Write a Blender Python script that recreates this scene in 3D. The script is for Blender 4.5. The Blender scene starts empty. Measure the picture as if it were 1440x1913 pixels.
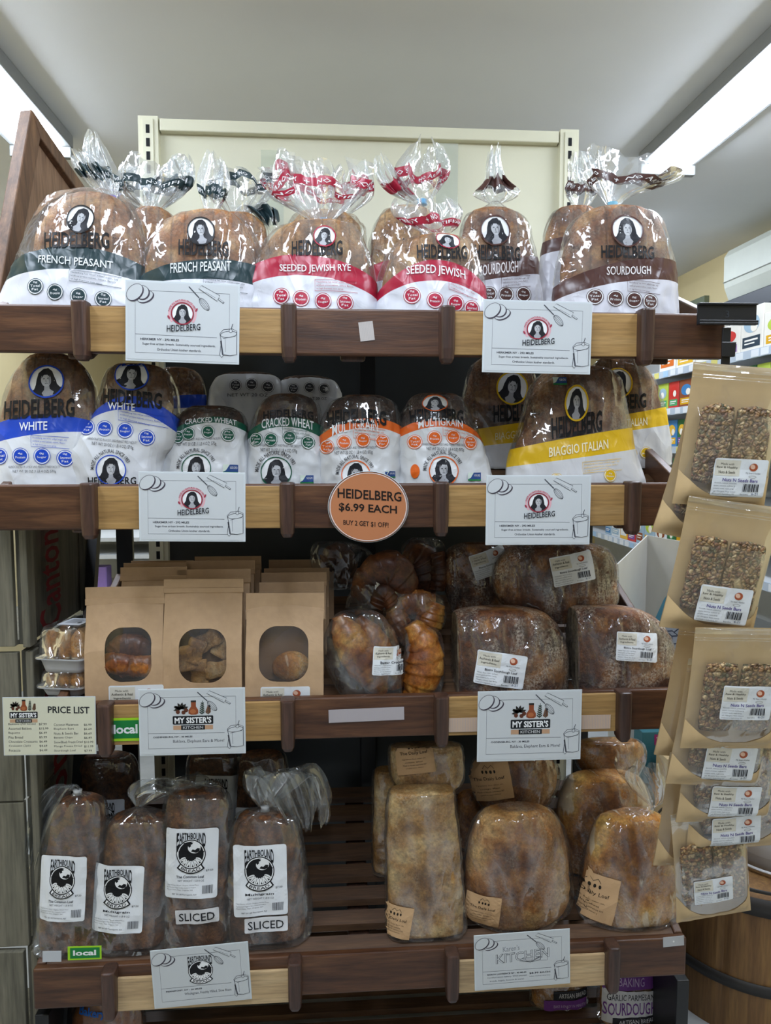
import bpy, bmesh, math, random
import numpy as np
from mathutils import Vector, Matrix, noise
from mathutils.bvhtree import BVHTree
from mathutils.geometry import tessellate_polygon
R = math.radians
SC = bpy.context.scene
COL = SC.collection
random.seed(7)

# ------------------------------------------------------------------ camera, world, exposure
FPX, IW, IH = 1380.0, 1440, 1913
CAMLOC = Vector((0.0, 0.0, 1.5)); YAW, PITCH = R(4.2), R(-4.6)
cd = bpy.data.cameras.new('camera'); cam = bpy.data.objects.new('camera', cd); COL.objects.link(cam)
cam.location = CAMLOC; cam.rotation_euler = (math.pi / 2 + PITCH, 0, -YAW)
cd.sensor_fit = 'HORIZONTAL'; cd.sensor_width = 36.0; cd.lens = 36.0 * FPX / IW; cd.clip_start = 0.02
SC.camera = cam
SC.view_settings.view_transform = 'Standard'; SC.view_settings.look = 'None'
SC.view_settings.gamma = 1.0; SC.view_settings.use_curve_mapping = False
SC.view_settings.exposure = 1.08
WORLD_STRENGTH = 0.13
LAMP_STRENGTH = 17.5
w = bpy.data.worlds.new('world'); SC.world = w; w.use_nodes = True
w.node_tree.nodes['Background'].inputs[0].default_value = (0.86, 0.93, 1.0, 1)
w.node_tree.nodes['Background'].inputs[1].default_value = WORLD_STRENGTH
SC.cycles.transparent_max_bounces = 32
SC.cycles.max_bounces = 8
SC.cycles.use_denoising = True

_f = Vector((math.sin(YAW) * math.cos(PITCH), math.cos(YAW) * math.cos(PITCH), math.sin(PITCH)))
_r = Vector((math.cos(YAW), -math.sin(YAW), 0)); _u = _r.cross(_f)
def ray(px, py): return _f + _r * ((px - IW / 2) / FPX) - _u * ((py - IH / 2) / FPX)
def at(px, py, Y):
    d = ray(px, py); return CAMLOC + d * (Y / d.y)
def atX(px, py, X):
    d = ray(px, py); return CAMLOC + d * (X / d.x)
def atZ(px, py, Z):
    d = ray(px, py); return CAMLOC + d * ((Z - CAMLOC.z) / d.z)

# ------------------------------------------------------------------ materials
def lin(h):
    c = [int(h[i:i + 2], 16) / 255 for i in (0, 2, 4)]
    return tuple(x / 12.92 if x <= .04045 else ((x + .055) / 1.055) ** 2.4 for x in c) + (1.0,)
MATS = {}
def newmat(name):
    m = bpy.data.materials.new(name); m.use_nodes = True; nt = m.node_tree
    return m, nt, nt.nodes['Principled BSDF']
def nd(nt, t, **k):
    n = nt.nodes.new(t)
    for a, v in k.items():
        if a.startswith('i_'): n.inputs[a[2:].replace('_', ' ')].default_value = v
        else: setattr(n, a, v)
    return n
def coords(nt, scale=(1, 1, 1), rot=(0, 0, 0)):
    tc = nd(nt, 'ShaderNodeTexCoord'); mp = nd(nt, 'ShaderNodeMapping')
    mp.inputs['Scale'].default_value = scale; mp.inputs['Rotation'].default_value = rot
    nt.links.new(tc.outputs['Object'], mp.inputs['Vector']); return mp.outputs['Vector']
def nz(nt, vec, scale, detail=3, rough=.5, dist=0, typ=None):
    n = nd(nt, 'ShaderNodeTexNoise'); n.inputs['Scale'].default_value = scale
    n.inputs['Detail'].default_value = detail; n.inputs['Roughness'].default_value = rough
    n.inputs['Distortion'].default_value = dist
    if typ: n.noise_type = typ
    nt.links.new(vec, n.inputs['Vector']); return n.outputs['Fac']
def ramp(nt, fac, stops):
    n = nd(nt, 'ShaderNodeValToRGB'); e = n.color_ramp.elements
    while len(e) < len(stops): e.new(.5)
    for i, (p, c) in enumerate(stops):
        e[i].position = p; e[i].color = lin(c) if isinstance(c, str) else (c, c, c, 1)
    nt.links.new(fac, n.inputs[0]); return n.outputs[0]
def mix(nt, fac, a, b, mode='MIX'):
    n = nd(nt, 'ShaderNodeMixRGB', blend_type=mode)
    for i, v in ((0, fac), (1, a), (2, b)):
        if hasattr(v, 'is_linked'): nt.links.new(v, n.inputs[i])
        elif isinstance(v, str): n.inputs[i].default_value = lin(v)
        else: n.inputs[i].default_value = v
    return n.outputs[0]
def bump(nt, h, st, dist=.002):
    n = nd(nt, 'ShaderNodeBump'); n.inputs['Strength'].default_value = st; n.inputs['Distance'].default_value = dist
    nt.links.new(h, n.inputs['Height']); return n.outputs['Normal']
def mathn(nt, op, a, b=0.0):
    n = nd(nt, 'ShaderNodeMath', operation=op)
    for i, v in ((0, a), (1, b)):
        if hasattr(v, 'is_linked'): nt.links.new(v, n.inputs[i])
        else: n.inputs[i].default_value = v
    return n.outputs[0]
def ink(h, rough=.42):
    k = 'ink_' + h
    if k not in MATS:
        m, nt, b = newmat(k); b.inputs['Base Color'].default_value = lin(h); b.inputs['Roughness'].default_value = rough; b.inputs['Specular IOR Level'].default_value = .22
        MATS[k] = m
    return MATS[k]
def plain(name, h, rough=.5, metal=0, tex=.06, scale=20):
    if name in MATS: return MATS[name]
    m, nt, b = newmat(name); b.inputs['Roughness'].default_value = rough; b.inputs['Metallic'].default_value = metal
    v = coords(nt); f = nz(nt, v, scale, 4)
    c = mix(nt, f, lin(h), lin(h)); r_ = ramp(nt, f, [(.3, 1 - tex * 2), (.7, 1.0)])
    nt.links.new(mix(nt, 1.0, c, r_, 'MULTIPLY'), b.inputs['Base Color']); MATS[name] = m; return m
def wood(name, c1, c2, c3, axis='x', rough=.5, k=1.0):
    if name in MATS: return MATS[name]
    m, nt, b = newmat(name); b.inputs['Roughness'].default_value = rough
    s = {'x': (1.6, 22, 22), 'z': (22, 22, 1.6), 'y': (22, 1.6, 22)}[axis]
    v = coords(nt, s); f = nz(nt, v, 2.2 * k, 6, .6, .6)
    c = ramp(nt, f, [(.28, c1), (.5, c2), (.72, c3)])
    v2 = coords(nt, tuple(x * 5 for x in s)); g = nz(nt, v2, 3 * k, 3)
    c = mix(nt, 1.0, c, ramp(nt, g, [(.3, .72), (.6, 1.0)]), 'MULTIPLY')
    nt.links.new(c, b.inputs['Base Color']); nt.links.new(bump(nt, g, .25, .001), b.inputs['Normal'])
    MATS[name] = m; return m
def crust(name, cs, flour=0.0, slices=0.0, rough=.6, scale=18, fl='e6d9c6', bst=.5, glaze=0, patch=0):
    if name in MATS: return MATS[name]
    m, nt, b = newmat(name); b.inputs['Roughness'].default_value = rough
    v = coords(nt); f = nz(nt, v, scale, 6, .62, .3)
    c = ramp(nt, f, [(.37, cs[0]), (.5, cs[1]), (.63, cs[2])])
    fine = nz(nt, v, 160, 4, .7)
    mid = nz(nt, v, scale * 3.2, 5, .7, .5)
    c = mix(nt, 1.0, c, ramp(nt, mid, [(.33, .58), (.55, 1.0)]), 'MULTIPLY'); c = mix(nt, 1.0, c, ramp(nt, fine, [(.3, .55), (.6, 1.0)]), 'MULTIPLY')
    h = mathn(nt, 'ADD', mathn(nt, 'MULTIPLY', mid, 1.5), fine)
    if slices:
        vw = coords(nt, (1, .25, .12)); wv = nd(nt, 'ShaderNodeTexWave', wave_type='BANDS', bands_direction='X')
        wv.inputs['Scale'].default_value = slices; wv.inputs['Distortion'].default_value = 2.6; wv.inputs['Detail'].default_value = 2
        nt.links.new(vw, wv.inputs['Vector'])
        line = ramp(nt, wv.outputs['Fac'], [(.0, .42), (.10, 1.0)])
        c = mix(nt, .55, c, line, 'MULTIPLY'); h = mathn(nt, 'ADD', mathn(nt, 'MULTIPLY', line, 1.0), h)
    if flour:
        vs = coords(nt, (1, 1, .7)); big = nz(nt, vs, scale * .8, 5, .7, .8); sp = nz(nt, v, 210, 3, .8)
        msk = mathn(nt, 'MULTIPLY', ramp(nt, big, [(.45, 0.0), (.62, 1.0)]), ramp(nt, sp, [(.42, 0.0), (.62, 1.0)]))
        c = mix(nt, mathn(nt, 'MULTIPLY', msk, flour), c, fl)
    if patch:
        pm = ramp(nt, nz(nt, coords(nt, (1.5, .6, .7), (0, .4, 0)), 7.5, 4, .6, .6), [(.56, 0.0), (.60, 1.0)])
        c = mix(nt, mathn(nt, 'MULTIPLY', pm, patch), c, fl); h = mathn(nt, 'ADD', h, pm)
    nt.links.new(c, b.inputs['Base Color']); nt.links.new(bump(nt, h, bst, .003), b.inputs['Normal'])
    if glaze: b.inputs['Coat Weight'].default_value = glaze; b.inputs['Coat Roughness'].default_value = .25
    MATS[name] = m; return m
def film_nodes(nt, haze, tint, crinkle, fine, gloss=1.0, rid=.015):
    def crease(sc, zs, k, rot):
        n = nz(nt, coords(nt, (1, 1, zs), rot), sc, 2, .5, .7)
        return mathn(nt, 'POWER', mathn(nt, 'MAXIMUM', mathn(nt, 'SUBTRACT', 1.0, mathn(nt, 'MULTIPLY', mathn(nt, 'ABSOLUTE', mathn(nt, 'SUBTRACT', n, .5)), 7.0)), 0.0), k)
    a = crease(crinkle * .85, .3, 1.6, (0, .35, 0)); a3 = crease(fine, .7, 1.5, (.3, -.5, .2))
    a2 = nz(nt, coords(nt), crinkle * 1.4, 2, .5, .4)
    h = mathn(nt, 'ADD', mathn(nt, 'ADD', a, mathn(nt, 'MULTIPLY', a3, .12)), mathn(nt, 'MULTIPLY', a2, 2.6)); nrm = bump(nt, h, .6, .005)
    tr = nd(nt, 'ShaderNodeBsdfTransparent'); tr.inputs[0].default_value = tint
    df = nd(nt, 'ShaderNodeBsdfDiffuse'); df.inputs[0].default_value = (.85, .88, .9, 1); nt.links.new(nrm, df.inputs['Normal'])
    tl = nd(nt, 'ShaderNodeBsdfTranslucent'); tl.inputs[0].default_value = (.85, .88, .9, 1)
    dm = nd(nt, 'ShaderNodeMixShader'); dm.inputs[0].default_value = .4
    nt.links.new(df.outputs[0], dm.inputs[1]); nt.links.new(tl.outputs[0], dm.inputs[2])
    m1 = nd(nt, 'ShaderNodeMixShader'); nt.links.new(tr.outputs[0], m1.inputs[1]); nt.links.new(dm.outputs[0], m1.inputs[2])
    ridge = ramp(nt, a, [(.0, haze), (1.0, min(1, haze * 2.5 + rid))])
    nt.links.new(ridge, m1.inputs[0])
    gl = nd(nt, 'ShaderNodeBsdfGlossy'); gl.inputs['Roughness'].default_value = .07; gl.inputs[0].default_value = (1, 1, 1, 1)
    nt.links.new(nrm, gl.inputs['Normal'])
    fr = nd(nt, 'ShaderNodeFresnel'); fr.inputs[0].default_value = 1.5; nt.links.new(nrm, fr.inputs['Normal'])
    fm = mathn(nt, 'MINIMUM', mathn(nt, 'ADD', mathn(nt, 'MULTIPLY', fr.outputs[0], .62 * gloss), mathn(nt, 'MULTIPLY', a, .12 * gloss)), .5)
    m2 = nd(nt, 'ShaderNodeMixShader'); nt.links.new(fm, m2.inputs[0])
    nt.links.new(m1.outputs[0], m2.inputs[1]); nt.links.new(gl.outputs[0], m2.inputs[2])
    return m2.outputs[0], nrm
def film(name, haze=.03, tint=(.97, .98, .98, 1), crinkle=9, fine=26, gloss=1.0, rid=.015):
    if name in MATS: return MATS[name]
    m, nt, b = newmat(name); s, _ = film_nodes(nt, haze, tint, crinkle, fine, gloss, rid)
    nt.nodes.remove(b); nt.links.new(s, nt.nodes['Material Output'].inputs[0]); MATS[name] = m; return m
def bagmat(name, colour, white='e2e4e6', haze=.03, top2=None):
    if name in MATS: return MATS[name]
    m, nt, b = newmat(name); s, nrm = film_nodes(nt, haze, (.97, .98, .98, 1), 9, 26); s2, _ = film_nodes(nt, .10, (.97, .98, .98, 1), 11, 26)
    at_ = nd(nt, 'ShaderNodeAttribute', attribute_name='band')
    f = at_.outputs['Fac']
    sm = nd(nt, 'ShaderNodeMixShader'); nt.links.new(mathn(nt, 'GREATER_THAN', f, 5.5), sm.inputs[0]); nt.links.new(s, sm.inputs[1]); nt.links.new(s2, sm.inputs[2]); s = sm.outputs[0]
    c = mix(nt, mathn(nt, 'GREATER_THAN', f, 1.0), white, colour)
    nt.links.new(c, b.inputs['Base Color']); b.inputs['Roughness'].default_value = .3; nt.links.new(nrm, b.inputs['Normal'])
    mx = nd(nt, 'ShaderNodeMixShader'); nt.links.new(mathn(nt, 'GREATER_THAN', f, 2.0), mx.inputs[0])
    nt.links.new(b.outputs[0], mx.inputs[1]); nt.links.new(s, mx.inputs[2])
    nt.links.new(mx.outputs[0], nt.nodes['Material Output'].inputs[0]); MATS[name] = m; return m
def glow(name, h, st):
    m, nt, b = newmat(name); e = nd(nt, 'ShaderNodeEmission'); e.inputs[0].default_value = lin(h); e.inputs[1].default_value = st
    nt.links.new(e.outputs[0], nt.nodes['Material Output'].inputs[0]); return m

# ------------------------------------------------------------------ objects
def link(name, me, parent=None):
    o = bpy.data.objects.new(name, me); COL.objects.link(o)
    if parent is not None: o.parent = parent
    return o
def tag(o, label, cat, group=None):
    o['label'] = label; o['category'] = cat
    if group: o['group'] = group
    return o
class MB:
    def __init__(s): s.v = []; s.f = []; s.m = []; s.a = []
    def add(s, v, f, m=0, a=None):
        n = len(s.v); s.v += [tuple(p) for p in v]; s.f += [tuple(i + n for i in q) for q in f]; s.m += [m] * len(f)
        s.a += list(a) if a is not None else [3.0] * len(v)
    def box(s, x0, x1, y0, y1, z0, z1, m=0):
        s.add([(x, y, z) for x in (x0, x1) for y in (y0, y1) for z in (z0, z1)],
              [(0, 1, 3, 2), (4, 6, 7, 5), (0, 4, 5, 1), (2, 3, 7, 6), (0, 2, 6, 4), (1, 5, 7, 3)], m)
    def hexa(s, p, m=0):   # 8 points: 4 near face (ccw), 4 far face
        s.add(p, [(0, 1, 2, 3), (7, 6, 5, 4), (0, 4, 5, 1), (1, 5, 6, 2), (2, 6, 7, 3), (3, 7, 4, 0)], m)
    def grid(s, P, m=0, a=None, wrap=True, caps=True):
        ns, n = len(P), len(P[0]); v = [p for r_ in P for p in r_]; f = []
        for i in range(ns - 1):
            for j in range(n if wrap else n - 1):
                k = (j + 1) % n; f.append((i * n + j, (i + 1) * n + j, (i + 1) * n + k, i * n + k))
        b = list(a) if a is not None else None
        if caps and wrap:
            for i in (0, ns - 1):
                c = np.mean(np.array(P[i]), axis=0); v.append(tuple(c)); q = len(v) - 1
                if b is not None: b.append(b[i * n])
                for j in range(n):
                    k = (j + 1) % n; f.append((i * n + j, i * n + k, q) if i == 0 else (i * n + k, i * n + j, q))
        s.add(v, f, m, b)
    def tube(s, pts, r, n=8, m=0):
        P = []
        for i, p in enumerate(pts):
            p = Vector(p); d = (Vector(pts[min(i + 1, len(pts) - 1)]) - Vector(pts[max(i - 1, 0)])).normalized()
            a = d.cross(Vector((0, 0, 1)) if abs(d.z) < .9 else Vector((1, 0, 0))).normalized(); b = d.cross(a)
            rr = r[i] if isinstance(r, (list, tuple)) else r
            P.append([p + (a * math.cos(t) + b * math.sin(t)) * rr for t in (2 * math.pi * k / n for k in range(n))])
        s.grid(P, m)
    def build(s, name, mats, parent=None, smooth=False, bevel=0, band=False):
        me = bpy.data.meshes.new(name); me.from_pydata(s.v, [], s.f)
        for m in (mats if isinstance(mats, (list, tuple)) else [mats]): me.materials.append(m)
        me.polygons.foreach_set('material_index', s.m)
        if smooth: me.polygons.foreach_set('use_smooth', [True] * len(s.f))
        if band:
            at_ = me.attributes.new('band', 'FLOAT', 'POINT'); at_.data.foreach_set('value', s.a)
        me.validate(); me.update(); o = link(name, me, parent)
        if bevel:
            md = o.modifiers.new('bevel', 'BEVEL'); md.width = bevel; md.segments = 2; md.limit_method = 'ANGLE'
        return o
class Fr:
    def __init__(s, loc, lean=0, yaw=0, roll=0):
        s.M = Matrix.Translation(loc) @ Matrix.Rotation(R(yaw), 4, 'Z') @ Matrix.Rotation(R(-lean), 4, 'X') @ Matrix.Rotation(R(roll), 4, 'Y')
        s.I = s.M.inverted(); s.o = s.I @ CAMLOC
    def l(s, px, py, y=0.0):
        d = s.I.to_3x3() @ ray(px, py); t = (y - s.o.y) / d.y; p = s.o + d * t; return p.x, p.z
    def empty(s, name, label, cat, group=None):
        o = link(name, None); o.empty_display_size = .03; o.location = s.M.translation; o.rotation_euler = s.M.to_euler()
        return tag(o, label, cat, group)

# ------------------------------------------------------------------ flat art (printing)
INK = dict(white='e6e8ea', black='1a1a1c', grey='7b7f86', lgrey='b9bcc0', dgrey='3c3d42', teal='20363b', red='a3203a', maroon='8f2f3f',
           brown='4c302b', blue='1c45b8', green='12533f', orange='dc6420', yellow='dcb31a', pale='d8d2c2', purple='6d3a84', tan='b99577',
           kraft='c9a577', leafgreen='1d7a3c', lime='9ed22a', copper='b1744f', nbrown='8a4a35', rust='a8553a', sky='6aa9c4', cream='cfcbb4',
           lavender='5a4b8c', pinkred='c2506a')
def im(k): return ink(INK.get(k, k))
_TX = {}
def textmesh(s, bold=0.0, res=2):
    key = (s, bold, res)
    if key not in _TX:
        cu = bpy.data.curves.new('t', 'FONT'); cu.body = s; cu.size = 1; cu.offset = bold; cu.resolution_u = res
        o = bpy.data.objects.new('t', cu); COL.objects.link(o)
        me = o.evaluated_get(bpy.context.evaluated_depsgraph_get()).to_mesh(); me.calc_loop_triangles()
        v = np.array([tuple(x.co)[:2] for x in me.vertices]) if len(me.vertices) else np.zeros((0, 2))
        t = [tuple(x.vertices) for x in me.loop_triangles]
        bpy.data.objects.remove(o); bpy.data.curves.remove(cu)
        if len(v):
            lo, hi = v.min(0), v.max(0); v = (v - lo) / (hi - lo)
        _TX[key] = (v, t)
    return _TX[key]
def split_long(v, t, L):
    v = [tuple(p) for p in v]; t = [tuple(q) for q in t]
    for _ in range(7):
        mid = {}; out = []; did = False
        def md(a, b):
            k = (min(a, b), max(a, b))
            if k not in mid:
                if math.dist(v[a], v[b]) <= L: mid[k] = None
                else: mid[k] = len(v); v.append(tuple((x + y) / 2 for x, y in zip(v[a], v[b])))
            return mid[k]
        for a, b, c in t:
            x, y, z = md(a, b), md(b, c), md(c, a); k = sum(i is not None for i in (x, y, z))
            if k == 0: out.append((a, b, c)); continue
            did = True
            if k == 3: out += [(a, x, z), (x, b, y), (z, y, c), (x, y, z)]; continue
            while not ((k == 1 and x is not None) or (k == 2 and z is None)):
                a, b, c = b, c, a; x, y, z = y, z, x
            if k == 1: out += [(a, x, c), (x, b, c)]
            else: out += [(a, x, c), (x, y, c), (x, b, y)]
        t = out
        if not did: break
    return v, t
class Art:
    def __init__(s): s.e = []
    def tri(s, v, t, m, ly): s.e.append((ly, m, [tuple(p) for p in v], t))
    def poly(s, pts, m, ly=0, holes=()):
        loops = [pts] + list(holes); t = tessellate_polygon([[Vector((p[0], p[1], 0)) for p in l] for l in loops])
        s.tri([p for l in loops for p in l], [tuple(q) for q in t], m, ly)
    def rect(s, x0, y0, x1, y1, m, ly=0, r=0):
        if r: s.poly(rrect((x0 + x1) / 2, (y0 + y1) / 2, (x1 - x0) / 2, (y1 - y0) / 2, r), m, ly)
        else: s.poly([(x0, y0), (x1, y0), (x1, y1), (x0, y1)], m, ly)
    def line(s, pts, wd, m, ly=1, closed=False):
        n = len(pts); v = []; t = []
        for i, p in enumerate(pts):
            a = pts[(i - 1) % n] if closed or i > 0 else p; b = pts[(i + 1) % n] if closed or i < n - 1 else p
            dx, dy = b[0] - a[0], b[1] - a[1]; l = math.hypot(dx, dy) or 1; k = wd / 2 / l
            v += [(p[0] - dy * k, p[1] + dx * k), (p[0] + dy * k, p[1] - dx * k)]
        for i in range(n if closed else n - 1):
            j = (i + 1) % n; t += [(2 * i, 2 * i + 1, 2 * j + 1), (2 * i, 2 * j + 1, 2 * j)]
        s.tri(v, t, m, ly)
    def box(s, x0, y0, x1, y1, wd, m, ly=1): s.line([(x0, y0), (x1, y0), (x1, y1), (x0, y1)], wd, m, ly, True)
    def ell(s, cx, cy, rx, ry, m, ly=1, rot=0, n=26): s.poly(ellp(cx, cy, rx, ry, rot, n), m, ly)
    def ring(s, cx, cy, rx, ry, wd, m, ly=2, rot=0, a0=0, a1=360, n=34):
        full = a1 - a0 >= 360; s.line(ellp(cx, cy, rx, ry, rot, n, a0, a1), wd, m, ly, full)
    def text(s, t, x0, y0, x1, y1, m='black', ly=2, rise=0, arch=0, bold=0, warp=None):
        v, tr = textmesh(t, bold)
        if not len(v): return
        q = []
        for a, b in v:
            if warp: q.append(warp(a, b))
            else: q.append((x0 + a * (x1 - x0), y1 - b * (y1 - y0) - rise * (a - .5) - arch * (1 - (2 * a - 1) ** 2)))
        s.tri(q, tr, m, ly)
    def arct(s, t, cx, cy, r, h, a0, a1, m='black', ly=2, k=1, bold=0):  # angles in degrees, clockwise from up
        def wp(a, b):
            g = R(a0 + (a1 - a0) * a); rr = r + h * b; return cx + math.sin(g) * rr * k, cy - math.cos(g) * rr
        s.text(t, 0, 0, 1, 1, m, ly, bold=bold, warp=wp)
    def para(s, lines, x, y, lh, h, cw, m='dgrey', ly=2, just=0):
        for i, l in enumerate(lines):
            wd = len(l) * cw; xx = x - wd / 2 if just else x
            s.text(l, xx, y + i * lh, xx + wd, y + i * lh + h, m, ly)
    def put(s, a, fn):
        for ly, m, v, t in a.e: s.e.append((ly, m, [fn(*p) for p in v], t))
    def mesh(s, name, fn, parent=None, sub=0, step=.00035, base=.0006):
        mb = MB(); keys = []
        for ly, m, v, t in s.e:
            if m not in keys: keys.append(m)
            if sub: v, t = split_long(v, t, sub)
            mb.add([fn(p[0], p[1], base + ly * step) for p in v], t, keys.index(m))
        return mb.build(name, [im(k) for k in keys], parent)
def ellp(cx, cy, rx, ry, rot=0, n=26, a0=0, a1=360):
    c, q = math.cos(R(rot)), math.sin(R(rot)); full = a1 - a0 >= 360; out = []
    for i in range(n):
        t = R(a0 + (a1 - a0) * i / (n if full else n - 1)); x, y = rx * math.cos(t), ry * math.sin(t)
        out.append((cx + x * c - y * q, cy + x * q + y * c))
    return out
def rrect(cx, cy, hw, hh, r, n=6):
    o = []
    for sx, sy, a in ((1, -1, -90), (1, 1, 0), (-1, 1, 90), (-1, -1, 180)):
        for i in range(n + 1):
            t = R(a + 90 * i / n); o.append((cx + sx * (hw - r) + r * math.cos(t), cy + sy * (hh - r) + r * math.sin(t)))
    return o
def xf(cx, cy, sc, rot=0, ox=0, oy=0, sy=None):
    c, q = math.cos(R(rot)), math.sin(R(rot)); sy = sy or sc
    return lambda u, v: (cx + (u - ox) * sc * c - (v - oy) * sy * q, cy + (u - ox) * sc * q + (v - oy) * sy * c)
def flat(fr, cu, cv, y):
    x0, z0 = fr.l(cu, cv, y); x1, _ = fr.l(cu + 10, cv, y); _, z1 = fr.l(cu, cv + 10, y)
    return lambda u, v, off: (x0 + (u - cu) * (x1 - x0) / 10, y - off, z0 + (v - cv) * (z1 - z0) / 10)
def proj(bvh, fr, cu, cv, y):
    g = flat(fr, cu, cv, y)
    def fn(u, v, off):
        x, _, z = g(u, v, 0); h = bvh.ray_cast(Vector((x, -1.0, z)), Vector((0, 1, 0)))
        if h[0] is None:
            h = bvh.find_nearest(Vector((x, y, z)))
        n = h[1]
        if n.y > 0: n = -n
        return h[0] + n * off
    return fn

# ------------------------------------------------------------------ lofted bodies
def cr(P, t):   # Catmull-Rom through rows of numbers, t in [0, len-1]
    i = min(int(t), len(P) - 2); u = t - i
    p0, p1, p2, p3 = (P[max(0, min(len(P) - 1, i + k))] for k in (-1, 0, 1, 2))
    return .5 * ((2 * p1) + (-p0 + p2) * u + (2 * p0 - 5 * p1 + 4 * p2 - p3) * u * u + (-p0 + 3 * p1 - 3 * p2 + p3) * u ** 3)
def body(rows, fr, df=.42, ex=2.3, n=60, ns=46, sc=1.0, base=True, neck=None, amp=.0, freq=22, seed=0, pleat=.0, clip=None, dpow=.7, ysh=0.0, dz=0.0, floor=0.0):
    P = []; wpx = 0.0
    for py, xl, xr in sorted(rows):
        x0, z = fr.l(xl, py); x1, _ = fr.l(xr, py); P.append([(x0 + x1) / 2, (x1 - x0) / 2 * sc, z + dz])
    if base:
        zlo = -floor * df * max(p[1] for p in P)
        P = [p for p in P if p[2] > zlo + .012] or [P[0]]
        P.append([P[-1][0], P[-1][1], zlo + .008]); P.append([P[-1][0], P[-1][1] * .96, zlo])
    wm = max(p[1] for p in P)
    if neck:
        x, z = fr.l(*neck); P.insert(0, [x, .007, z])
    P = [np.array(p) for p in P]; G = []
    d0 = df * wm
    seg = [0.0]
    for a, b in zip(P, P[1:]): seg.append(seg[-1] + math.hypot(a[2] - b[2], a[1] - b[1]) + 1e-6)
    for i in range(ns):
        s_ = seg[-1] * i / (ns - 1); k = max(j for j in range(len(seg)) if seg[j] <= s_ + 1e-12); k = min(k, len(P) - 2)
        cx, w_, z = cr(P, k + (s_ - seg[k]) / (seg[k + 1] - seg[k])); w_ = max(w_, .003)
        if base: z = max(z, zlo)
        d = d0 * (w_ / wm) ** dpow if not neck or w_ > wm * .25 else d0 * (w_ / wm) ** dpow * (.3 + .7 * w_ / (wm * .25))
        pl = pleat * math.exp(-abs(P[0][2] - z) / .035) if pleat else 0
        row = []
        for j in range(n):
            t = 2 * math.pi * j / n; c, q = math.cos(t), math.sin(t)
            x = math.copysign(abs(c) ** (2 / ex), c); y = math.copysign(abs(q) ** (2 / ex), q)
            m_ = 1 + pl * math.cos(11 * t + 2 * math.sin(3 * t + seed))
            p = Vector((cx + w_ * x * m_, d * y * m_ + ysh, z))
            if amp and 0 < i < ns - 1:
                q1 = Vector((p.x * freq + seed * 3.1, p.y * freq, p.z * freq * .6))
                a_ = noise.noise(q1) + .6 * (1 - 2 * abs(noise.noise(q1 * 1.9 + Vector((7, 3, 1))))) - .2
                nv = Vector((c * d + 1e-6, q * w_, 0)).normalized(); p += nv * (a_ * amp * min(1, w_ / (wm * .4)))
            if base: p.z = max(p.z, floor * p.y + dz)
            if clip is not None: p.x = max(p.x, clip)
            row.append(p)
        G.append(row)
    return G, d0
def bvh_of(G):
    mb = MB(); mb.grid(G); return BVHTree.FromPolygons([Vector(p) for p in mb.v], mb.f)
def tail(mb, fr, axis, seed=0, strip=None, n=60, ns=26, flatk=.32, k=7, pa=.22):
    P = []
    for px, py, hw in axis:
        x, z = fr.l(px, py); x1, _ = fr.l(px + hw, py); P.append(np.array([x, z, x1 - x]))
    rnd = random.Random(seed); ph = [rnd.uniform(0, 6.28) for _ in range(4)]
    lv = [noise.noise(Vector((math.cos(2 * math.pi * j / n) * 1.8 + seed, math.sin(2 * math.pi * j / n) * 1.8, seed * .7))) for j in range(n)]
    def pt(j, t):
        th = 2 * math.pi * j / n; L = 1 - .22 * (.5 + lv[int(j) % n]) - (.06 if int(j) % 7 < 3 else 0); tt = t * L
        x, z, w_ = cr(P, tt * (len(P) - 1)); pl = 1 + pa * (.35 + .65 * t) * math.sin(k * th + ph[0] + 2 * t) + .1 * math.sin(13 * th + ph[1])
        return Vector((x + w_ * math.cos(th) * pl, w_ * flatk * math.sin(th) * pl + .02 * t * math.sin(5 * th + ph[2]), z + .25 * w_ * t * math.sin(3 * th + ph[3])))
    G = []; A = []
    for i in range(ns):
        t = i / (ns - 1); G.append([pt(j, t) for j in range(n)])
        A += [1.5 if strip and strip[0] <= t <= strip[1] else 7.0] * n
    mb.grid(G, 0, A, caps=False)
    return pt
def strip_text(fr_parent, pt, strip, words, n=60, col='white'):
    a = Art(); j = n * .56
    for wd in words:
        L = len(wd) * 1.05
        v, t = textmesh(wd, .01, 1)
        if len(v): a.tri([(j + p[0] * L, strip[0] + (strip[1] - strip[0]) * (.28 + .44 * p[1])) for p in v], t, col, 0)
        j += L + 1.6
    def fn(u, v, off):
        a0, a1 = pt(math.floor(u) % n, v), pt((math.floor(u) + 1) % n, v); p = a0.lerp(a1, u - math.floor(u))
        return p + Vector((0, -.0015, 0))
    return a, fn

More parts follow.
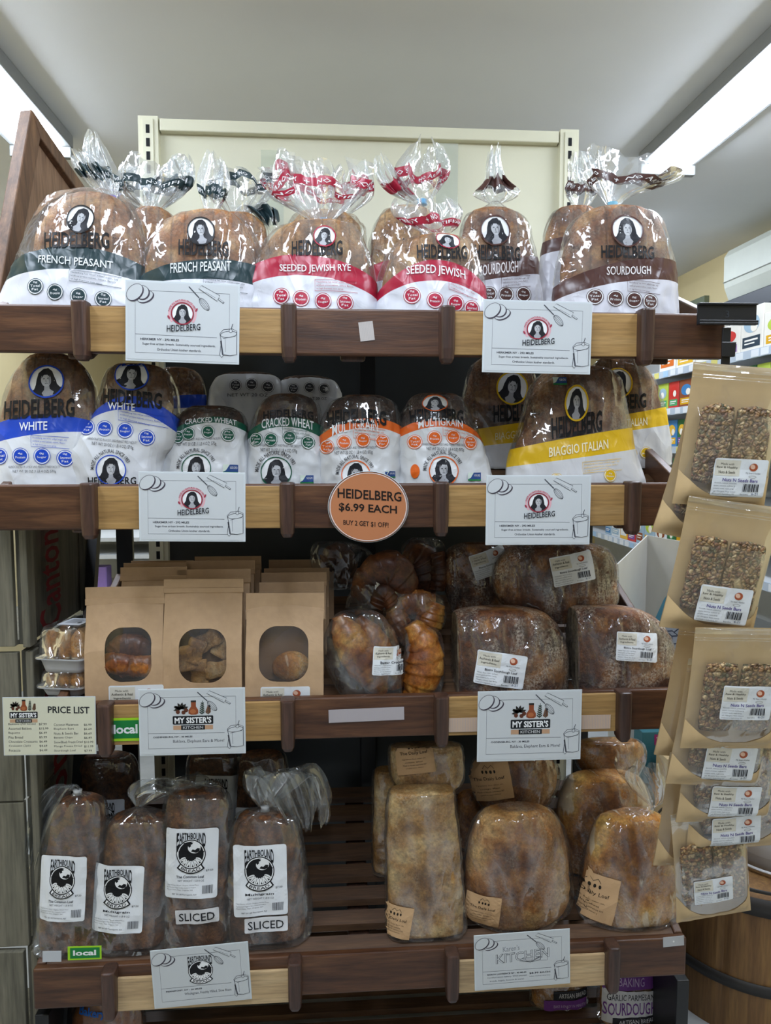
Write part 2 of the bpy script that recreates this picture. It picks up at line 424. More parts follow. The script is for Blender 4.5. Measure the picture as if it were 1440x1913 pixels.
# ------------------------------------------------------------------ printed designs
def portrait(a, cx, cy, r, ring='black', k=1.0, ly=2, rot=0, rw=.1):
    c, q = math.cos(R(rot)), math.sin(R(rot))
    def T(p): x, y = p[0] * r * k, p[1] * r; return cx + x * c - y * q, cy + x * q + y * c
    E_ = lambda x, y, rx, ry, m, l, ro=0: a.poly([T(p) for p in ellp(x, y, rx, ry, ro, 22)], m, l)
    E_(0, 0, 1, 1, 'white', ly)
    a.line([T(p) for p in ellp(0, 0, 1, 1, 0, 36)], rw * r, ring, ly + 5, True)
    a.poly([T(p) for p in [(-.1, -.84), (.2, -.84), (.42, -.62), (.54, -.2), (.6, .2), (.74, .42), (.88, .46), (.62, .77), (0, .98), (-.62, .77), (-.88, .45), (-.76, .4), (-.62, .15), (-.56, -.2), (-.42, -.6)]], '25262b', ly + 1)
    a.poly([T(p) for p in [(-.13, .2), (.13, .2), (.17, .5), (.36, .68), (.24, .93), (0, .99), (-.24, .93), (-.36, .68), (-.17, .5)]], 'a0a2a8', ly + 2)
    E_(0, -.12, .3, .45, 'b6b8bc', ly + 3); a.poly([T(p) for p in [(-.27, -.2), (-.2, -.52), (0, -.6), (.22, -.5), (.27, -.2), (.12, -.42), (-.1, -.44)]], '25262b', ly + 4)
    for x in (-.12, .12): E_(x, -.17, .06, .03, '3c3d42', ly + 4)
    a.line([T(p) for p in [(0, -.12), (-.03, .03), (.04, .04)]], .03 * r, '6c6f75', ly + 4); a.line([T(p) for p in [(-.09, .14), (0, .12), (.09, .14)]], .035 * r, '54565c', ly + 4)
    a.poly([T(p) for p in [(.1, -.3), (.27, -.2), (.25, .1), (.12, .26), (.16, 0)]], '8d9096', ly + 4)
def head_text(a, x0, y0, x1, y1, rise=0, arch=0, ly=2, s='HEIDELBERG'):
    a.text(s, x0, y0, x1, y1, 'black', ly, rise, arch, bold=.03)
def icons(a, pts, r, col):
    words = (('0g', 'Total', 'Fat'), ('4g', 'Protein'), ('0g', 'Sugar'), ('0g', 'Saturated', 'Fat'))
    for i, (x, y) in enumerate(pts):
        a.ell(x, y, r * 1.0, r, 'white', 1, n=20); a.ell(x, y, r * .84, r * .84, col, 2, n=20); a.ring(x, y, r, r, r * .07, col, 2, n=22)
        ws = words[i % 4]
        for j, t in enumerate(ws):
            h = r * .3; wd = min(1.25 * r, len(t) * .27 * r); yy = y + (j - len(ws) / 2) * r * .44
            a.text(t, x - wd / 2, yy, x + wd / 2, yy + h, 'white', 3)
def note_box(a, x, y, wd, rise, col):
    L = ('Heidelberg has never added sugar, any', 'artificial preservatives, colors, flavors', 'or high fructose corn syrup.')
    for i, t in enumerate(L): a.text(t, x + 3, y + 3 + i * 6, x + 3 + wd * (1, .95, .7)[i] * .9, y + 7 + i * 6, col, 3, rise)
    a.line([(x, y + rise * .5), (x + wd, y - rise * .5)], .8, col, 2); a.line([(x, y + rise * .5), (x, y + 21 + rise * .5), (x + wd, y + 21 - rise * .5)], .8, col, 2)
def npa(a, x, y, wd):
    a.rect(x, y, x + wd, y + wd * .62, '2f4c86', 2); a.poly([(x, y), (x + wd * .45, y), (x + wd * .2, y + wd * .4), (x, y + wd * .5)], 'cfdccf', 3)
    a.rect(x, y + wd * .5, x + wd, y + wd * .62, '2f7d45', 3); a.text('NON GMO', x + wd * .48, y + wd * .12, x + wd * .94, y + wd * .3, 'white', 3)
def my_sisters(a, x, y, W):   # logo, top left x,y; width W, height .84 W
    f = xf(x, y, W / 215.0); b = Art()
    def leaf(cx, cy, l, wd, ro, m): b.poly([(cx + px * math.cos(R(ro)) - py * math.sin(R(ro)), cy + px * math.sin(R(ro)) + py * math.cos(R(ro))) for px, py in ((0, 0), (l * .3, -wd), (l * .7, -wd * .8), (l, 0), (l * .7, wd * .8), (l * .3, wd))], m, 2)
    for ro in (-150, -115, -80, -50, -20, 170, 200): leaf(45, 55, 42, 8, ro, '2c2b28')
    for cx, cy in ((28, 72), (58, 75), (72, 62)): b.ell(cx, cy, 11, 12, '5c3526', 3)
    b.poly([(98, 8), (124, 8), (124, 40), (136, 62), (136, 82), (124, 90), (98, 90), (84, 82), (84, 62), (98, 40)], '8a4a2e', 2); b.rect(97, 3, 125, 14, '2c2b28', 3); b.ell(108, 70, 16, 13, 'a8653f', 3)
    for sx, sh, ht in ((155, 4, 85), (188, 6, 60)):
        b.line([(sx, 90), (sx + sh, 90 - ht)], 3, '35423a', 2)
        for i in range(6):
            for sd in (-1, 1): leaf(sx + sh * i / 6, 86 - ht * i / 7, 22 - i * 2, 4, -90 + sd * 45, '35423a' if ht > 70 else '6a4a38')
    b.rect(0, 96, 215, 148, '1d2024', 2, 6); b.text("MY SISTER'S", 10, 104, 205, 141, 'white', 3, bold=.03)
    b.rect(2, 154, 213, 180, 'b99577', 2); b.rect(44, 153, 170, 181, '1d2024', 3); b.text('KITCHEN', 54, 159, 160, 175, 'b7b9bc', 4, bold=.015)
    a.put(b, f)
def earth_logo(a, x, y, W):   # 290 x 410 units
    b = Art(); f = xf(x, y, W / 300.0); cx, cy = 150, 222
    def wp(u, v):
        X = 4 + u * 292; dx = (X - cx) / 150; bot = cy - 152 * math.sqrt(max(0.0, 1 - dx * dx)) if abs(dx) < 1 else cy
        return X, 6 + (1 - v) * (min(bot, 195) - 8)
    b.text('EARTHBOUND', 0, 0, 1, 1, '16171a', 3, bold=.02, warp=wp)
    b.poly([(0, 200), (28, 120), (272, 120), (300, 200), (290, 240), (280, 300), (262, 330), (38, 330), (20, 300), (10, 240)], '16171a', 1)
    b.ell(cx, cy, 150, 150, '16171a', 2, n=44); b.ring(cx, cy, 136, 136, 9, 'white', 3, n=44)
    b.ell(182, 152, 66, 58, 'white', 3); [b.poly([(X + dx, Y_ + dy) for dx, dy in sh], '16171a', 4) for X, Y_, sh in ((124, 112, [(0, 0), (22, -12), (44, -8), (34, 6), (20, 10), (26, 24), (6, 40), (-8, 20)]), (150, 190, [(0, 0), (16, -22), (40, -14), (62, -34), (90, -30), (84, 0), (50, 14)]))]
    b.line([(20, 190), (80, 200), (150, 222), (230, 222), (282, 190)], 16, '16171a', 4)
    for i in range(7):
        g = -64 + i * 21; s_, c_ = math.sin(R(g)), math.cos(R(g)); px, py = 150 + s_ * 95, 232 + c_ * 92
        b.ell(px, py, 38, 17, 'white', 4, 90 - g); b.line([(px - s_ * 30, py - c_ * 30), (px + s_ * 30, py + c_ * 30)], 4, '16171a', 5)
    def arc(r0, a0, a1): return [(cx + math.sin(R(g)) * r0, 218 + math.cos(R(g)) * r0) for g in np.linspace(a0, a1, 18)]
    b.poly(arc(200, -46, 46) + arc(142, 50, -50), '16171a', 5); b.poly(arc(188, -42, 42) + arc(152, 44, -44), 'white', 6)
    def w2(u, v): g = -36 + 72 * u; r0 = 184 - 28 * v; return cx + math.sin(R(g)) * r0, 218 + math.cos(R(g)) * r0
    b.text('BREAD', 0, 0, 1, 1, '16171a', 7, bold=.01, warp=w2)
    a.put(b, f)
def barcode(a, x0, y0, x1, y1, ly=3):
    rnd = random.Random(int(x0 * 7 + y0)); x = x0
    while x < x1 - .4:
        wd = rnd.choice((.025, .04, .07)) * (x1 - x0); a.rect(x, y0, min(x + wd, x1), y1, '2a2b30', ly); x += wd + rnd.choice((.03, .045, .05)) * (x1 - x0)
def sister_sticker(title, tcol='3a3b42', made=('Authentic & Real', 'Ingredients'), ing=('Wheat flour, water, rye flour,', 'whole grain rye flour, barley', 'flour, malted barley, rice flour', 'Allergens: Wheat, Rye, Barley', 'Produced in Ogdensburg, NY')):
    a = Art(); a.rect(0, 0, 100, 68, 'dfe4e9', 0, 4); a.rect(2, 3, 48, 31, 'd3d0c3', 1)
    a.text('Made with', 12, 8, 36, 12, '6a675e', 2); a.text(made[0], 5, 14, 44, 19, '5a564c', 2, bold=.01); a.text(made[1], 9, 22, 40, 27, '5a564c', 2, bold=.01)
    a.ell(73, 14, 8, 7, 'a4553a', 2); a.ell(71, 13, 5, 4, 'e0b9a2', 3, 30); a.text("My Sister's Kitchen", 60, 23, 87, 27, '3a3b42', 2); a.ring(73, 31, 7, 2, .5, '6a675e', 2)
    a.text(title, 18, 35, 84, 41, tcol, 2, bold=.014)
    for i, t in enumerate(ing): a.text(t, 4, 43 + i * 5, 46 - (i % 3) * 2, 46 + i * 5, '666a72', 2)
    barcode(a, 58, 44, 88, 58); a.text('Best before', 55, 62, 70, 64.5, '3a3b42', 2); a.text('6-21', 76, 59.5, 88, 64, '4a5a7a', 2)
    return a
def earth_sticker(title, price='$7.50'):
    a = Art(); a.rect(0, 0, 100, 130, 'dfe3e8', 0, 5); earth_logo(a, 21, 6, 56)
    a.text(title, 22, 87, 75, 92, '222429', 2, bold=.015); a.text('NET WEIGHT 1 LB 8 OZ', 25, 95, 75, 98.5, '5a5c62', 2); a.text(price, 78, 76, 91, 80, '222429', 2)
    for i, t in enumerate(('Ingredients: Water, Organic Wheat Flour,', 'Fermented Organic Rye, Cultured Organic', 'Pearl Oats, Flax, Organic Salt')): a.text(t, 5, 104 + i * 4.4, 66 - i * 6, 106.6 + i * 4.4, '75777d', 2)
    a.text('987 SH 68 Pierrepont, NY', 14, 121, 62, 124.5, '4a4c52', 2); barcode(a, 72, 106, 92, 121)
    return a
def sliced_sticker():
    a = Art(); a.rect(0, 0, 100, 34, 'd5d6d9', 0, 3); a.text('SLICED', 8, 8, 91, 27, '26272b', 2, bold=.005); return a
def kraft_sticker():
    a = Art(); a.rect(0, 0, 100, 96, 'c3a079', 0); a.line([(38, 16), (44, 8), (50, 15), (58, 9), (64, 17)], 1.2, '2a251f', 2)
    for i in range(4): a.ell(36 + i * 9, 24, 2.6, 4, '2a251f', 2)
    a.text('The Daily Loaf', 12, 36, 84, 46, '2a251f', 2)
    for i, t in enumerate(('Ingredients: flour, water, salt,', 'contains: wheat', 'Made in North Lawrence NY', 'certified micro bakery')): a.text(t, 16 + 6 * (i % 2), 54 + i * 8, 78 - 9 * (i % 2), 58 + i * 8, '5a4d3c', 2)
    return a
def placed(a, cx, cy, wpx, rot=0, wu=100, hu=None, sy=None):
    hu = hu or max(p[1] for e in a.e for p in e[2]); s_ = wpx / wu; b = Art(); b.put(a, xf(cx, cy, s_, rot, wu / 2, hu / 2, (sy or s_))); return b

# ------------------------------------------------------------------ shelf geometry
YF = {1: 1.50, 2: 1.525, 3: 1.56, 4: 1.565}
ZT = {1: 1.786, 2: 1.436, 3: .974, 4: .384}
SL = .40; TILT = math.degrees(math.atan(SL)); YB = 2.07
LIP = {1: .055, 2: .055, 3: .055, 4: .014}
def deck(row, Y): return ZT[row] - LIP[row] + SL * (Y - YF[row])
def base_loc(px, py, Y, row, dz=0.0):
    p = at(px, py, Y); return Vector((p.x, Y, deck(row, Y) + dz + .004))
def lin3(pts, fr, y):
    q = [fr.l(px, py, y) for px, py in pts]; return np.polyfit([p[0] for p in q], [p[1] for p in q], 2 if len(q) > 2 else 1)

def bagged(name, label, cat, group, rows, Y, row, crustm, filmm, loaf_rows=None, df=.42, ex=2.3, lean=4, yaw=0, neck=None, tails=(), band=None,
           art=None, stickers=(), amp=.0035, freq=24, tie=None, sc=1.035, loaf_sc=.93, seed=1, dz=0.0, pleat=.12, loaf=True, clip=None, cutmat=None, words=None, base=True, filmparts=True, txt='print', dpow=.7):
    ym = max(r_[0] for r_ in rows); cx = [(r_[1] + r_[2]) / 2 for r_ in sorted(rows)][-1]
    fr = Fr(base_loc(cx, ym, Y, row, dz), lean, yaw)
    if base and Y < YF[row] + .125:   # front rank: slid down the tilted deck against the front board
        Y = YF[row] + .028 + df * max(fr.l(r_[2], r_[0])[0] - fr.l(r_[1], r_[0])[0] for r_ in rows) / 2 * sc; fr = Fr(base_loc(cx, ym, Y, row, dz), lean, yaw)
    e = fr.empty(name, label, cat, group)
    fl = math.tan(R(TILT + lean))
    if loaf:
        G, d = body(loaf_rows or rows, fr, df * .97, ex, sc=loaf_sc, base=base, floor=fl, amp=.0035, freq=30, seed=seed + 5, clip=clip, dz=.004 if base else 0, dpow=dpow, n=48, ns=36)
        mb = MB(); mb.grid(G)
        if clip is not None:
            for i, q in enumerate(mb.f):
                if all(abs(mb.v[k][0] - clip) < 1e-5 for k in q): mb.m[i] = 1
        mb.build('loaf', [crustm] + ([cutmat] if cutmat else []), e, True)
    G, d = body(rows, fr, df, ex, n=84, ns=64, sc=sc, neck=neck, amp=amp, freq=freq, seed=seed, pleat=pleat if neck else 0, base=base, floor=fl, clip=(clip - .003) if clip is not None else None, dpow=dpow)
    mb = MB(); A = None
    if band:
        zt, zw = lin3(band[0], fr, -d), lin3(band[1], fr, -d); A = []
        for r_ in G:
            for p in r_:
                a_, b_ = np.polyval(zw, p.x), np.polyval(zt, p.x); A.append(1 + (p.z - a_) / max(b_ - a_, .004))
        A = [max(-5, min(5, a_)) for a_ in A]
    mb.grid(G, 0, A)
    bv = bvh_of(G); tp = []
    for i, tl in enumerate(tails):
        pt = tail(mb, fr, tl['axis'], seed * 3 + i, tl.get('strip'), flatk=tl.get('flat', .32), k=tl.get('k', 7), pa=tl.get('pa', .22))
        if tl.get('strip') and tl.get('words'): tp.append(strip_text(e, pt, tl['strip'], tl['words']))
    bo = mb.build('plastic_bag', filmm, e, True, band=True)
    for a_, fn in tp: a_.mesh('printing', fn, bo)
    if tie:
        x, z = fr.l(tie[0], tie[1]); rr = abs(fr.l(tie[0] + tie[2], tie[1])[0] - x)
        t = MB(); t.grid([[(x + rr * k * math.cos(g), rr * .8 * k * math.sin(g), z + h) for g in np.linspace(0, 2 * math.pi, 14, endpoint=False)] for h, k in ((-.006, 1.15), (0, .95), (.006, 1.1))])
        t.build('closure_tape', im(tie[3]), e, True)
    if art:
        us = [p[0] for q in art.e for p in q[2]]; vs = [p[1] for q in art.e for p in q[2]]
        art.mesh('printing', proj(bv, fr, (min(us) + max(us)) / 2, (min(vs) + max(vs)) / 2, -d), bo, sub=9, base=.0012)
    for st in stickers:
        a_, scx, scy, wpx, rot = st[:5]; b_ = placed(a_, scx, scy, wpx, rot, sy=st[5] if len(st) > 5 else None)
        b_.mesh('paper_label', proj(bv, fr, scx, scy, -d), bo, sub=9, base=.0022)
    return e, fr, d, bv

# ------------------------------------------------------------------ room
M_CEIL = plain('ceiling_paint', 'e6e7e6', .8, tex=.02, scale=3); M_WALL = plain('wall_paint', 'dccb9c', .8, tex=.03, scale=3)
M_FLOOR = plain('floor_vinyl', 'b2b5b6', .5, tex=.1, scale=8)
CZ = 2.66; XR = 2.30; XL = -1.95; YE = 7.2; YN = -2.6
def struct(name, mb, mats, bevel=0):
    o = mb.build(name, mats, None, bevel=bevel); o['kind'] = 'structure'; return o
m = MB(); m.box(XL - .1, XR + .1, YN, YE, -.1, 0); struct('floor', m, M_FLOOR)
m = MB(); m.box(XL - .1, XR + .1, YN, YE, CZ, CZ + .1); struct('ceiling', m, M_CEIL)
m = MB(); m.box(XR, XR + .1, YN, YE, 0, CZ); struct('wall_right', m, M_WALL)
m = MB(); m.box(XL - .1, XL, YN, YE, 0, CZ); struct('wall_left', m, M_WALL)
m = MB(); m.box(XL - .1, XR + .1, YE, YE + .1, 0, CZ); struct('wall_back', m, M_WALL)

M_LENS = glow('lamp_lens', 'e4efff', LAMP_STRENGTH); M_LAMPW = plain('lamp_housing', '8b8d8b', .5, tex=.02)
def fixture(x0, x1, y0, y1, label):
    e = tag(link('ceiling_light', None), label, 'ceiling light', 'fluorescent strip lights'); e.location = ((x0 + x1) / 2, (y0 + y1) / 2, CZ)
    hx, hy = (x1 - x0) / 2, (y1 - y0) / 2
    b = MB(); b.box(-hx, hx, -hy, hy, -.045, 0); b.build('housing', M_LAMPW, e, bevel=.004)
    for s_ in (-1, 1):
        b = MB(); b.grid([[(s_ * hx * .4 + hx * .3 * math.cos(t), y, -.046 - .03 * math.sin(t)) for t in np.linspace(0, math.pi, 9)] for y in (-hy + .03, hy - .03)], wrap=False)
        b.build('lamp_lens', M_LENS, e, True)
    for y in (-hy, hy - .028):
        b = MB(); b.box(-hx, hx, y, y + .028, -.085, -.0455); b.build('end_cap', M_LAMPW, e, bevel=.004)
fixture(1.20, 1.42, .46, 2.90, 'long fluorescent ceiling light above the aisle by the air conditioner')
fixture(-1.16, -.94, .46, 2.90, 'long fluorescent ceiling light above the framed wooden board')
fixture(1.20, 1.42, 3.6, 4.8, 'fluorescent ceiling light further down the aisle by the air conditioner')
fixture(-1.16, -.94, 3.6, 4.8, 'added unseen ceiling light further down the aisle past the framed wooden board')  # unseen lamp added so more light bounces onto the ceiling
fixture(-.11, .11, -.9, 1.25, 'added unseen ceiling light over the shopping aisle in front of the bread shelves')  # unseen overhead lamp added to brighten the cream panel and bread fronts

# ------------------------------------------------------------------ steel wall unit behind the shelves
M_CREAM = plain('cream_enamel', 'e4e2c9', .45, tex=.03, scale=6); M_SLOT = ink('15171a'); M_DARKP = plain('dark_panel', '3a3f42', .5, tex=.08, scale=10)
M_BLACK = plain('black_steel', '141517', .4, tex=.1); M_BLACKP = plain('black_plastic', '17191d', .35, tex=.05)
g = tag(link('gondola_unit', None), 'cream enamelled steel wall unit with slotted uprights behind the bread shelves', 'shelving unit'); g.location = (0, YB + .02, 0)
xl_, xr_ = at(256, 215, YB).x, at(1083, 235, YB).x; zt_ = 2.386
b = MB(); b.box(xl_ + .05, xr_ - .05, .01, .03, 1.90, zt_ - .03); b.build('back_panel', M_CREAM, g)
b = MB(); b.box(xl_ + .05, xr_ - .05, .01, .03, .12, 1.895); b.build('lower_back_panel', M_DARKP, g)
b = MB(); b.box(xl_ + .055, xr_ - .055, -.012, .03, zt_ - .032, zt_); b.build('top_rail', M_CREAM, g, bevel=.003)
for x0 in (xl_, xr_ - .052):
    b = MB(); b.box(x0, x0 + .052, -.014, .04, .0, zt_ + .004); b.box(x0 + .012, x0 + .040, -.018, -.0141, .0, zt_ - .004)
    z = zt_ - .02
    while z > .2:
        b.box(x0 + .021, x0 + .031, -.0186, -.0181, z - .022, z, 1); z -= .0345
    b.build('upright', [M_CREAM, M_SLOT], g, bevel=.0015)
M_ACR = film('clear_acrylic', .10, (.93, .96, .93, 1), 2, 3)
for (x0, x1, y0, y1), lb in (((487, 530, 279, 420), 'narrow clear acrylic sign sleeve on the cream panel behind the red banded bags'), ((815, 855, 266, 420), 'clear acrylic sign sleeve on the cream panel behind the tallest red banded bag')):
    p, q = at(x0, y0, YB), at(x1, y1, YB); o = MB(); o.box(p.x, q.x, YB + .004, YB + .0088, q.z, p.z); o = o.build('sign_sleeve', M_ACR); tag(o, lb, 'sign holder', 'acrylic sign sleeves')

# ------------------------------------------------------------------ wooden bread shelves
M_WAL = wood('walnut_board', '372014', '52331f', '6e4a2f', 'x', .42); M_WALZ = wood('walnut_cleat', '2f201a', '453027', '5a4035', 'z', .35)
M_PINE = wood('pine_board', '977342', 'ab8650', 'b99662', 'x', .5, .7); M_PALE = wood('pale_pine', 'b79a72', 'c9ab80', 'd4ba90', 'x', .55, .7)
M_SLAT = wood('slat_wood', '3f2c1e', '573d28', '6b4f35', 'x', .55); M_WALY = wood('walnut_side', '38241a', '523625', '6b4a34', 'y', .4)
CL = {1: (155, 540, 833, 1201), 2: (170, 537, 822, 1177), 3: (200, 538, 823, 1160), 4: (206, 551, 843, 1140)}
XE = {1: (-22, 1356), 2: (-10, 1292), 3: (95, 1288), 4: (58, 1283)}
LBL = {1: 'top', 2: 'second', 3: 'third', 4: 'fourth'}
for r_ in (1, 2, 3, 4):
    yf, zt = YF[r_], ZT[r_]; zb = zt - .092
    yy = {1: 580, 2: 905, 3: 1305, 4: 1755}[r_]
    x0, x1 = at(XE[r_][0], yy, yf).x, at(XE[r_][1], yy, yf).x
    desc = {1: 'topmost wooden bread shelf with two pine panels, under the crusty round loaves', 2: 'wooden bread shelf carrying the round copper price sign', 3: 'wooden bread shelf holding brown paper bags and croissants', 4: 'lowest fronted wooden bread shelf with pale pine panels and rye loaves'}[r_]
    e = tag(link('bread_shelf', None), desc, 'shelf', 'wooden bread shelves'); e.location = (0, yf, zt)
    def L(mb, n_, mt, bv=0): return mb.build(n_, mt, e, bevel=bv)
    b = MB(); b.box(x0, x1, .0, .02, -.092, 0); L(b, 'front_board', M_WAL, .004)
    cx = [at(x, yy, yf).x for x in CL[r_]]
    for i in (0, 2):
        b = MB(); b.box(cx[i] + .008, cx[i + 1] - .008, -.0075, -.0003, -.090 if r_ < 4 else -.1, -.004 if r_ < 4 else -.024); L(b, 'pine_panel', M_PINE if r_ < 4 else M_PALE, .0015)
    for x in cx:
        b = MB(); b.grid([[(x + .0155 * k * math.copysign(abs(math.cos(t)) ** .5, math.cos(t)), -.008 + .0215 * k2 * math.copysign(abs(math.sin(t)) ** .5, math.sin(t)) - .003, z) for t in np.linspace(0, 2 * math.pi, 28, endpoint=False)]
                          for z, k, k2 in ((.004, .8, .8), (.0025, .96, .96), (0, 1, 1), (-.08, .97, .97), (-.100, .88, .9), (-.108, .6, .7))])
        L(b, 'cleat', M_WALZ).data.polygons.foreach_set('use_smooth', [False] * len(b.f))
    D = YB - yf - .02
    for xs, nm in ((x0, 'side_board'), (x1 - .02, 'side_board')):
        b = MB(); s0 = .021
        b.hexa([(xs, s0, -.09), (xs + .02, s0, -.09), (xs + .02, s0, .0), (xs, s0, .0), (xs, D, -.09 + SL * D), (xs + .02, D, -.09 + SL * D), (xs + .02, D, SL * D + .0), (xs, D, SL * D + .0)]); L(b, nm, M_WALY, .003)
    b = MB(); yc = .0386
    while yc < D:
        z = -LIP[r_] + SL * yc
        b.hexa([(x0 + .021, yc - .017, z - .016 - SL * .017), (x1 - .021, yc - .017, z - .016 - SL * .017), (x1 - .021, yc - .017, z - SL * .017), (x0 + .021, yc - .017, z - SL * .017),
                (x0 + .021, yc + .017, z - .016 + SL * .017), (x1 - .021, yc + .017, z - .016 + SL * .017), (x1 - .021, yc + .017, z + SL * .017), (x0 + .021, yc + .017, z + SL * .017)]); yc += .058
    L(b, 'slatted_deck', M_SLAT)
    for x in (x0 + .16, (cx[1] + cx[2]) / 2 - .03, x1 - .13):
        b = MB(); zz = -.017 - LIP[r_]; zl = min(-.103, zz - .02)
        b.hexa([(x - .026, .03, zl), (x + .026, .03, zl), (x + .026, .03, zz - .004 + SL * .03 - .008), (x - .026, .03, zz - .004 + SL * .03 - .008), (x - .026, D, zl + SL * D), (x + .026, D, zl + SL * D), (x + .026, D, zz + SL * D - .012), (x - .026, D, zz + SL * D - .012)])
        L(b, 'support_beam', M_WALZ, .006)
# steel frame carrying the shelves and the low slatted base
fx = [at(200, 1000, 1.9).x, at(690, 1500, 2.0).x, at(1105, 1000, 2.0).x]
f = tag(link('rack_frame', None), 'black steel rack frame standing behind the wooden bread shelves', 'rack'); f.location = (0, 0, 0)
for i, x in enumerate(fx):
    b = MB(); b.box(x - .022, x + .022, YB - .019, YB - .002, 0, 1.94 if i == 1 else 1.62); b.build('post', M_BLACK, f, bevel=.002)
for x in (fx[0] - .07,):
    b = MB(); b.hexa([(x - .012, 1.62, .0), (x + .012, 1.62, .0), (x + .012, 1.66, .0), (x - .012, 1.66, .0), (x - .012, 2.03, 1.35), (x + .012, 2.03, 1.35), (x + .012, 2.06, 1.35), (x - .012, 2.06, 1.35)]); b.build('brace', M_BLACK, f)
e = tag(link('base_shelf', None), 'dark slatted wooden base shelf under the lowest fronted shelf', 'shelf'); e.location = (0, 1.6, 0)
x0, x1 = at(95, 1900, 1.6).x, at(1258, 1900, 1.6).x
b = MB()
for k in range(9):
    y = .05 + k * .055; z = .006 + y * .2
    b.box(x0, x1, y - .018, y + .018, z, z + .016)
b.build('slatted_deck', M_SLAT, e)
for x in (x0 - .031, x1 + .001):
    b = MB(); b.box(x, x + .03, -.01, .44, 0, .26); b.build('side_board', M_BLACK, e, bevel=.002)

# ------------------------------------------------------------------ cards on the shelf fronts
def card_base(a, W=213, H=150):
    a.rect(0, 0, W, H, 'c2c7ca', 0)
    a.box(15, 16, W - 16, H - 13, .9, '5c6068', 1); a.line([(15, H - 49), (W - 40, H - 47.5)], .9, '5c6068', 1)
    for cx, cy, rx, ry, ro in ((34, 28, 17, 10, -28), (28, 20, 14, 13, -45), (14, 20, 19, 13, -48)):   # slices of bread
        a.ell(cx + 1.8, cy + 1.6, rx, ry, '4a4550', 2 + (cx < 34) * 2 + (cx < 20) * 2, ro); a.ell(cx, cy, rx - .6, ry - .6, 'c2c7ca', 3 + (cx < 34) * 2 + (cx < 20) * 2, ro)
        a.ring(cx, cy, rx - .4, ry - .4, .9, '4a4550', 4 + (cx < 34) * 2 + (cx < 20) * 2, ro)
    a.line([(118, 5), (138, 26)], 2.2, '4a4d55', 3); a.ell(148, 38, 14, 6, 'c2c7ca', 2, 52); a.ring(148, 38, 14, 6, 1, '4a4d55', 3, 52); a.ring(148, 38, 14, 3, .8, '4a4d55', 3, 52); a.line([(139, 27), (157, 50)], .7, '4a4d55', 3)   # whisk
    pin = [(137, 8), (143, 2), (178, 20), (173, 31)]; a.poly(pin, 'c2c7ca', 4); a.line(pin, 1, '4a4d55', 5, True); a.line([(175, 26), (186, 34)], 3.6, '4a4d55', 4); a.line([(176, 26.5), (185, 33)], 2, 'c2c7ca', 5); a.line([(150, 14), (170, 25)], .6, '6a6d74', 5)
    sack = [(W - 34, H - 56), (W - 27, H - 64), (W - 10, H - 66), (W - 1, H - 62), (W - 1, H - 16), (W - 14, H - 13), (W - 26, H - 15), (W - 30, H - 9), (W - 34, H - 14), (W - 31, H - 40)]
    a.poly(sack, 'c2c7ca', 4); a.line(sack, 1.1, '4a4d55', 5, True); a.ring(W - 17, H - 55, 16, 6, 1.1, '4a4d55', 5, -8); a.ell(W - 13, H - 62, 3, 3.6, 'c2c7ca', 6); a.ring(W - 13, H - 62, 3, 3.6, .9, '4a4d55', 7); a.line([(W - 12, H - 66), (W - 9, H - 76)], 1.3, '4a4d55', 5)
    a.line([(W - 32, H - 42), (W - 28, H - 14)], 3, '4a4d55', 5); a.line([(W - 24, H - 48), (W - 23, H - 20)], .7, '6a6d74', 5); a.line([(W - 28, H - 46), (W - 12, H - 50), (W - 3, H - 52)], .8, '4a4d55', 5)
def card_text(a, l1, l2, l3=None, H=150):
    a.text(l1, 25, H - 42, 25 + len(l1) * 3.25, H - 37.5, '3c3e45', 2, bold=.025)
    if l3: a.text(l2, 29, H - 33, 171, H - 27.5, '3c3e45', 2, bold=.01); a.text(l3, 57, H - 23, 143, H - 18, '3c3e45', 2, bold=.01)
    else: a.text(l2, 66, H - 33, 172, H - 24, '4d4f56', 2)
def card_h(a):
    card_base(a); portrait(a, 106, 58, 21, 'maroon', ly=3, rw=.13); a.ring(106, 58, 25.5, 25.5, 4.2, 'd9a9b2', 2, a0=-220, a1=40, n=40); a.arct('MADE ALL NATURAL SINCE 1983', 106, 58, 24.5, 3.6, -82, 68, '8f3344', 4)
    for px, ro in ((79.5, 60), (133, 115)): a.ell(px, 66 if ro == 60 else 50, 4, 2, '9a3d4e', 4, ro)
    a.text('HEIDELBERG', 76, 79, 141, 92, '26282e', 11, rise=6, bold=.012); card_text(a, 'HERKIMER NY - 292 MILES', 'Sugar-free artisan breads. Sustainably sourced ingredients.', 'Orthodox Union kosher standards.')
def card_s(a): card_base(a); my_sisters(a, 66, 23, 84); card_text(a, 'OGDENSBURG, NY - 30 MILES', 'Baklava, Elephant Ears & More!')
def card_e(a): card_base(a); earth_logo(a, 78, 20, 56); card_text(a, 'PIERREPONT, NY - 20 MILES', 'Wholegrain, Freshly Milled, Slow Risen')
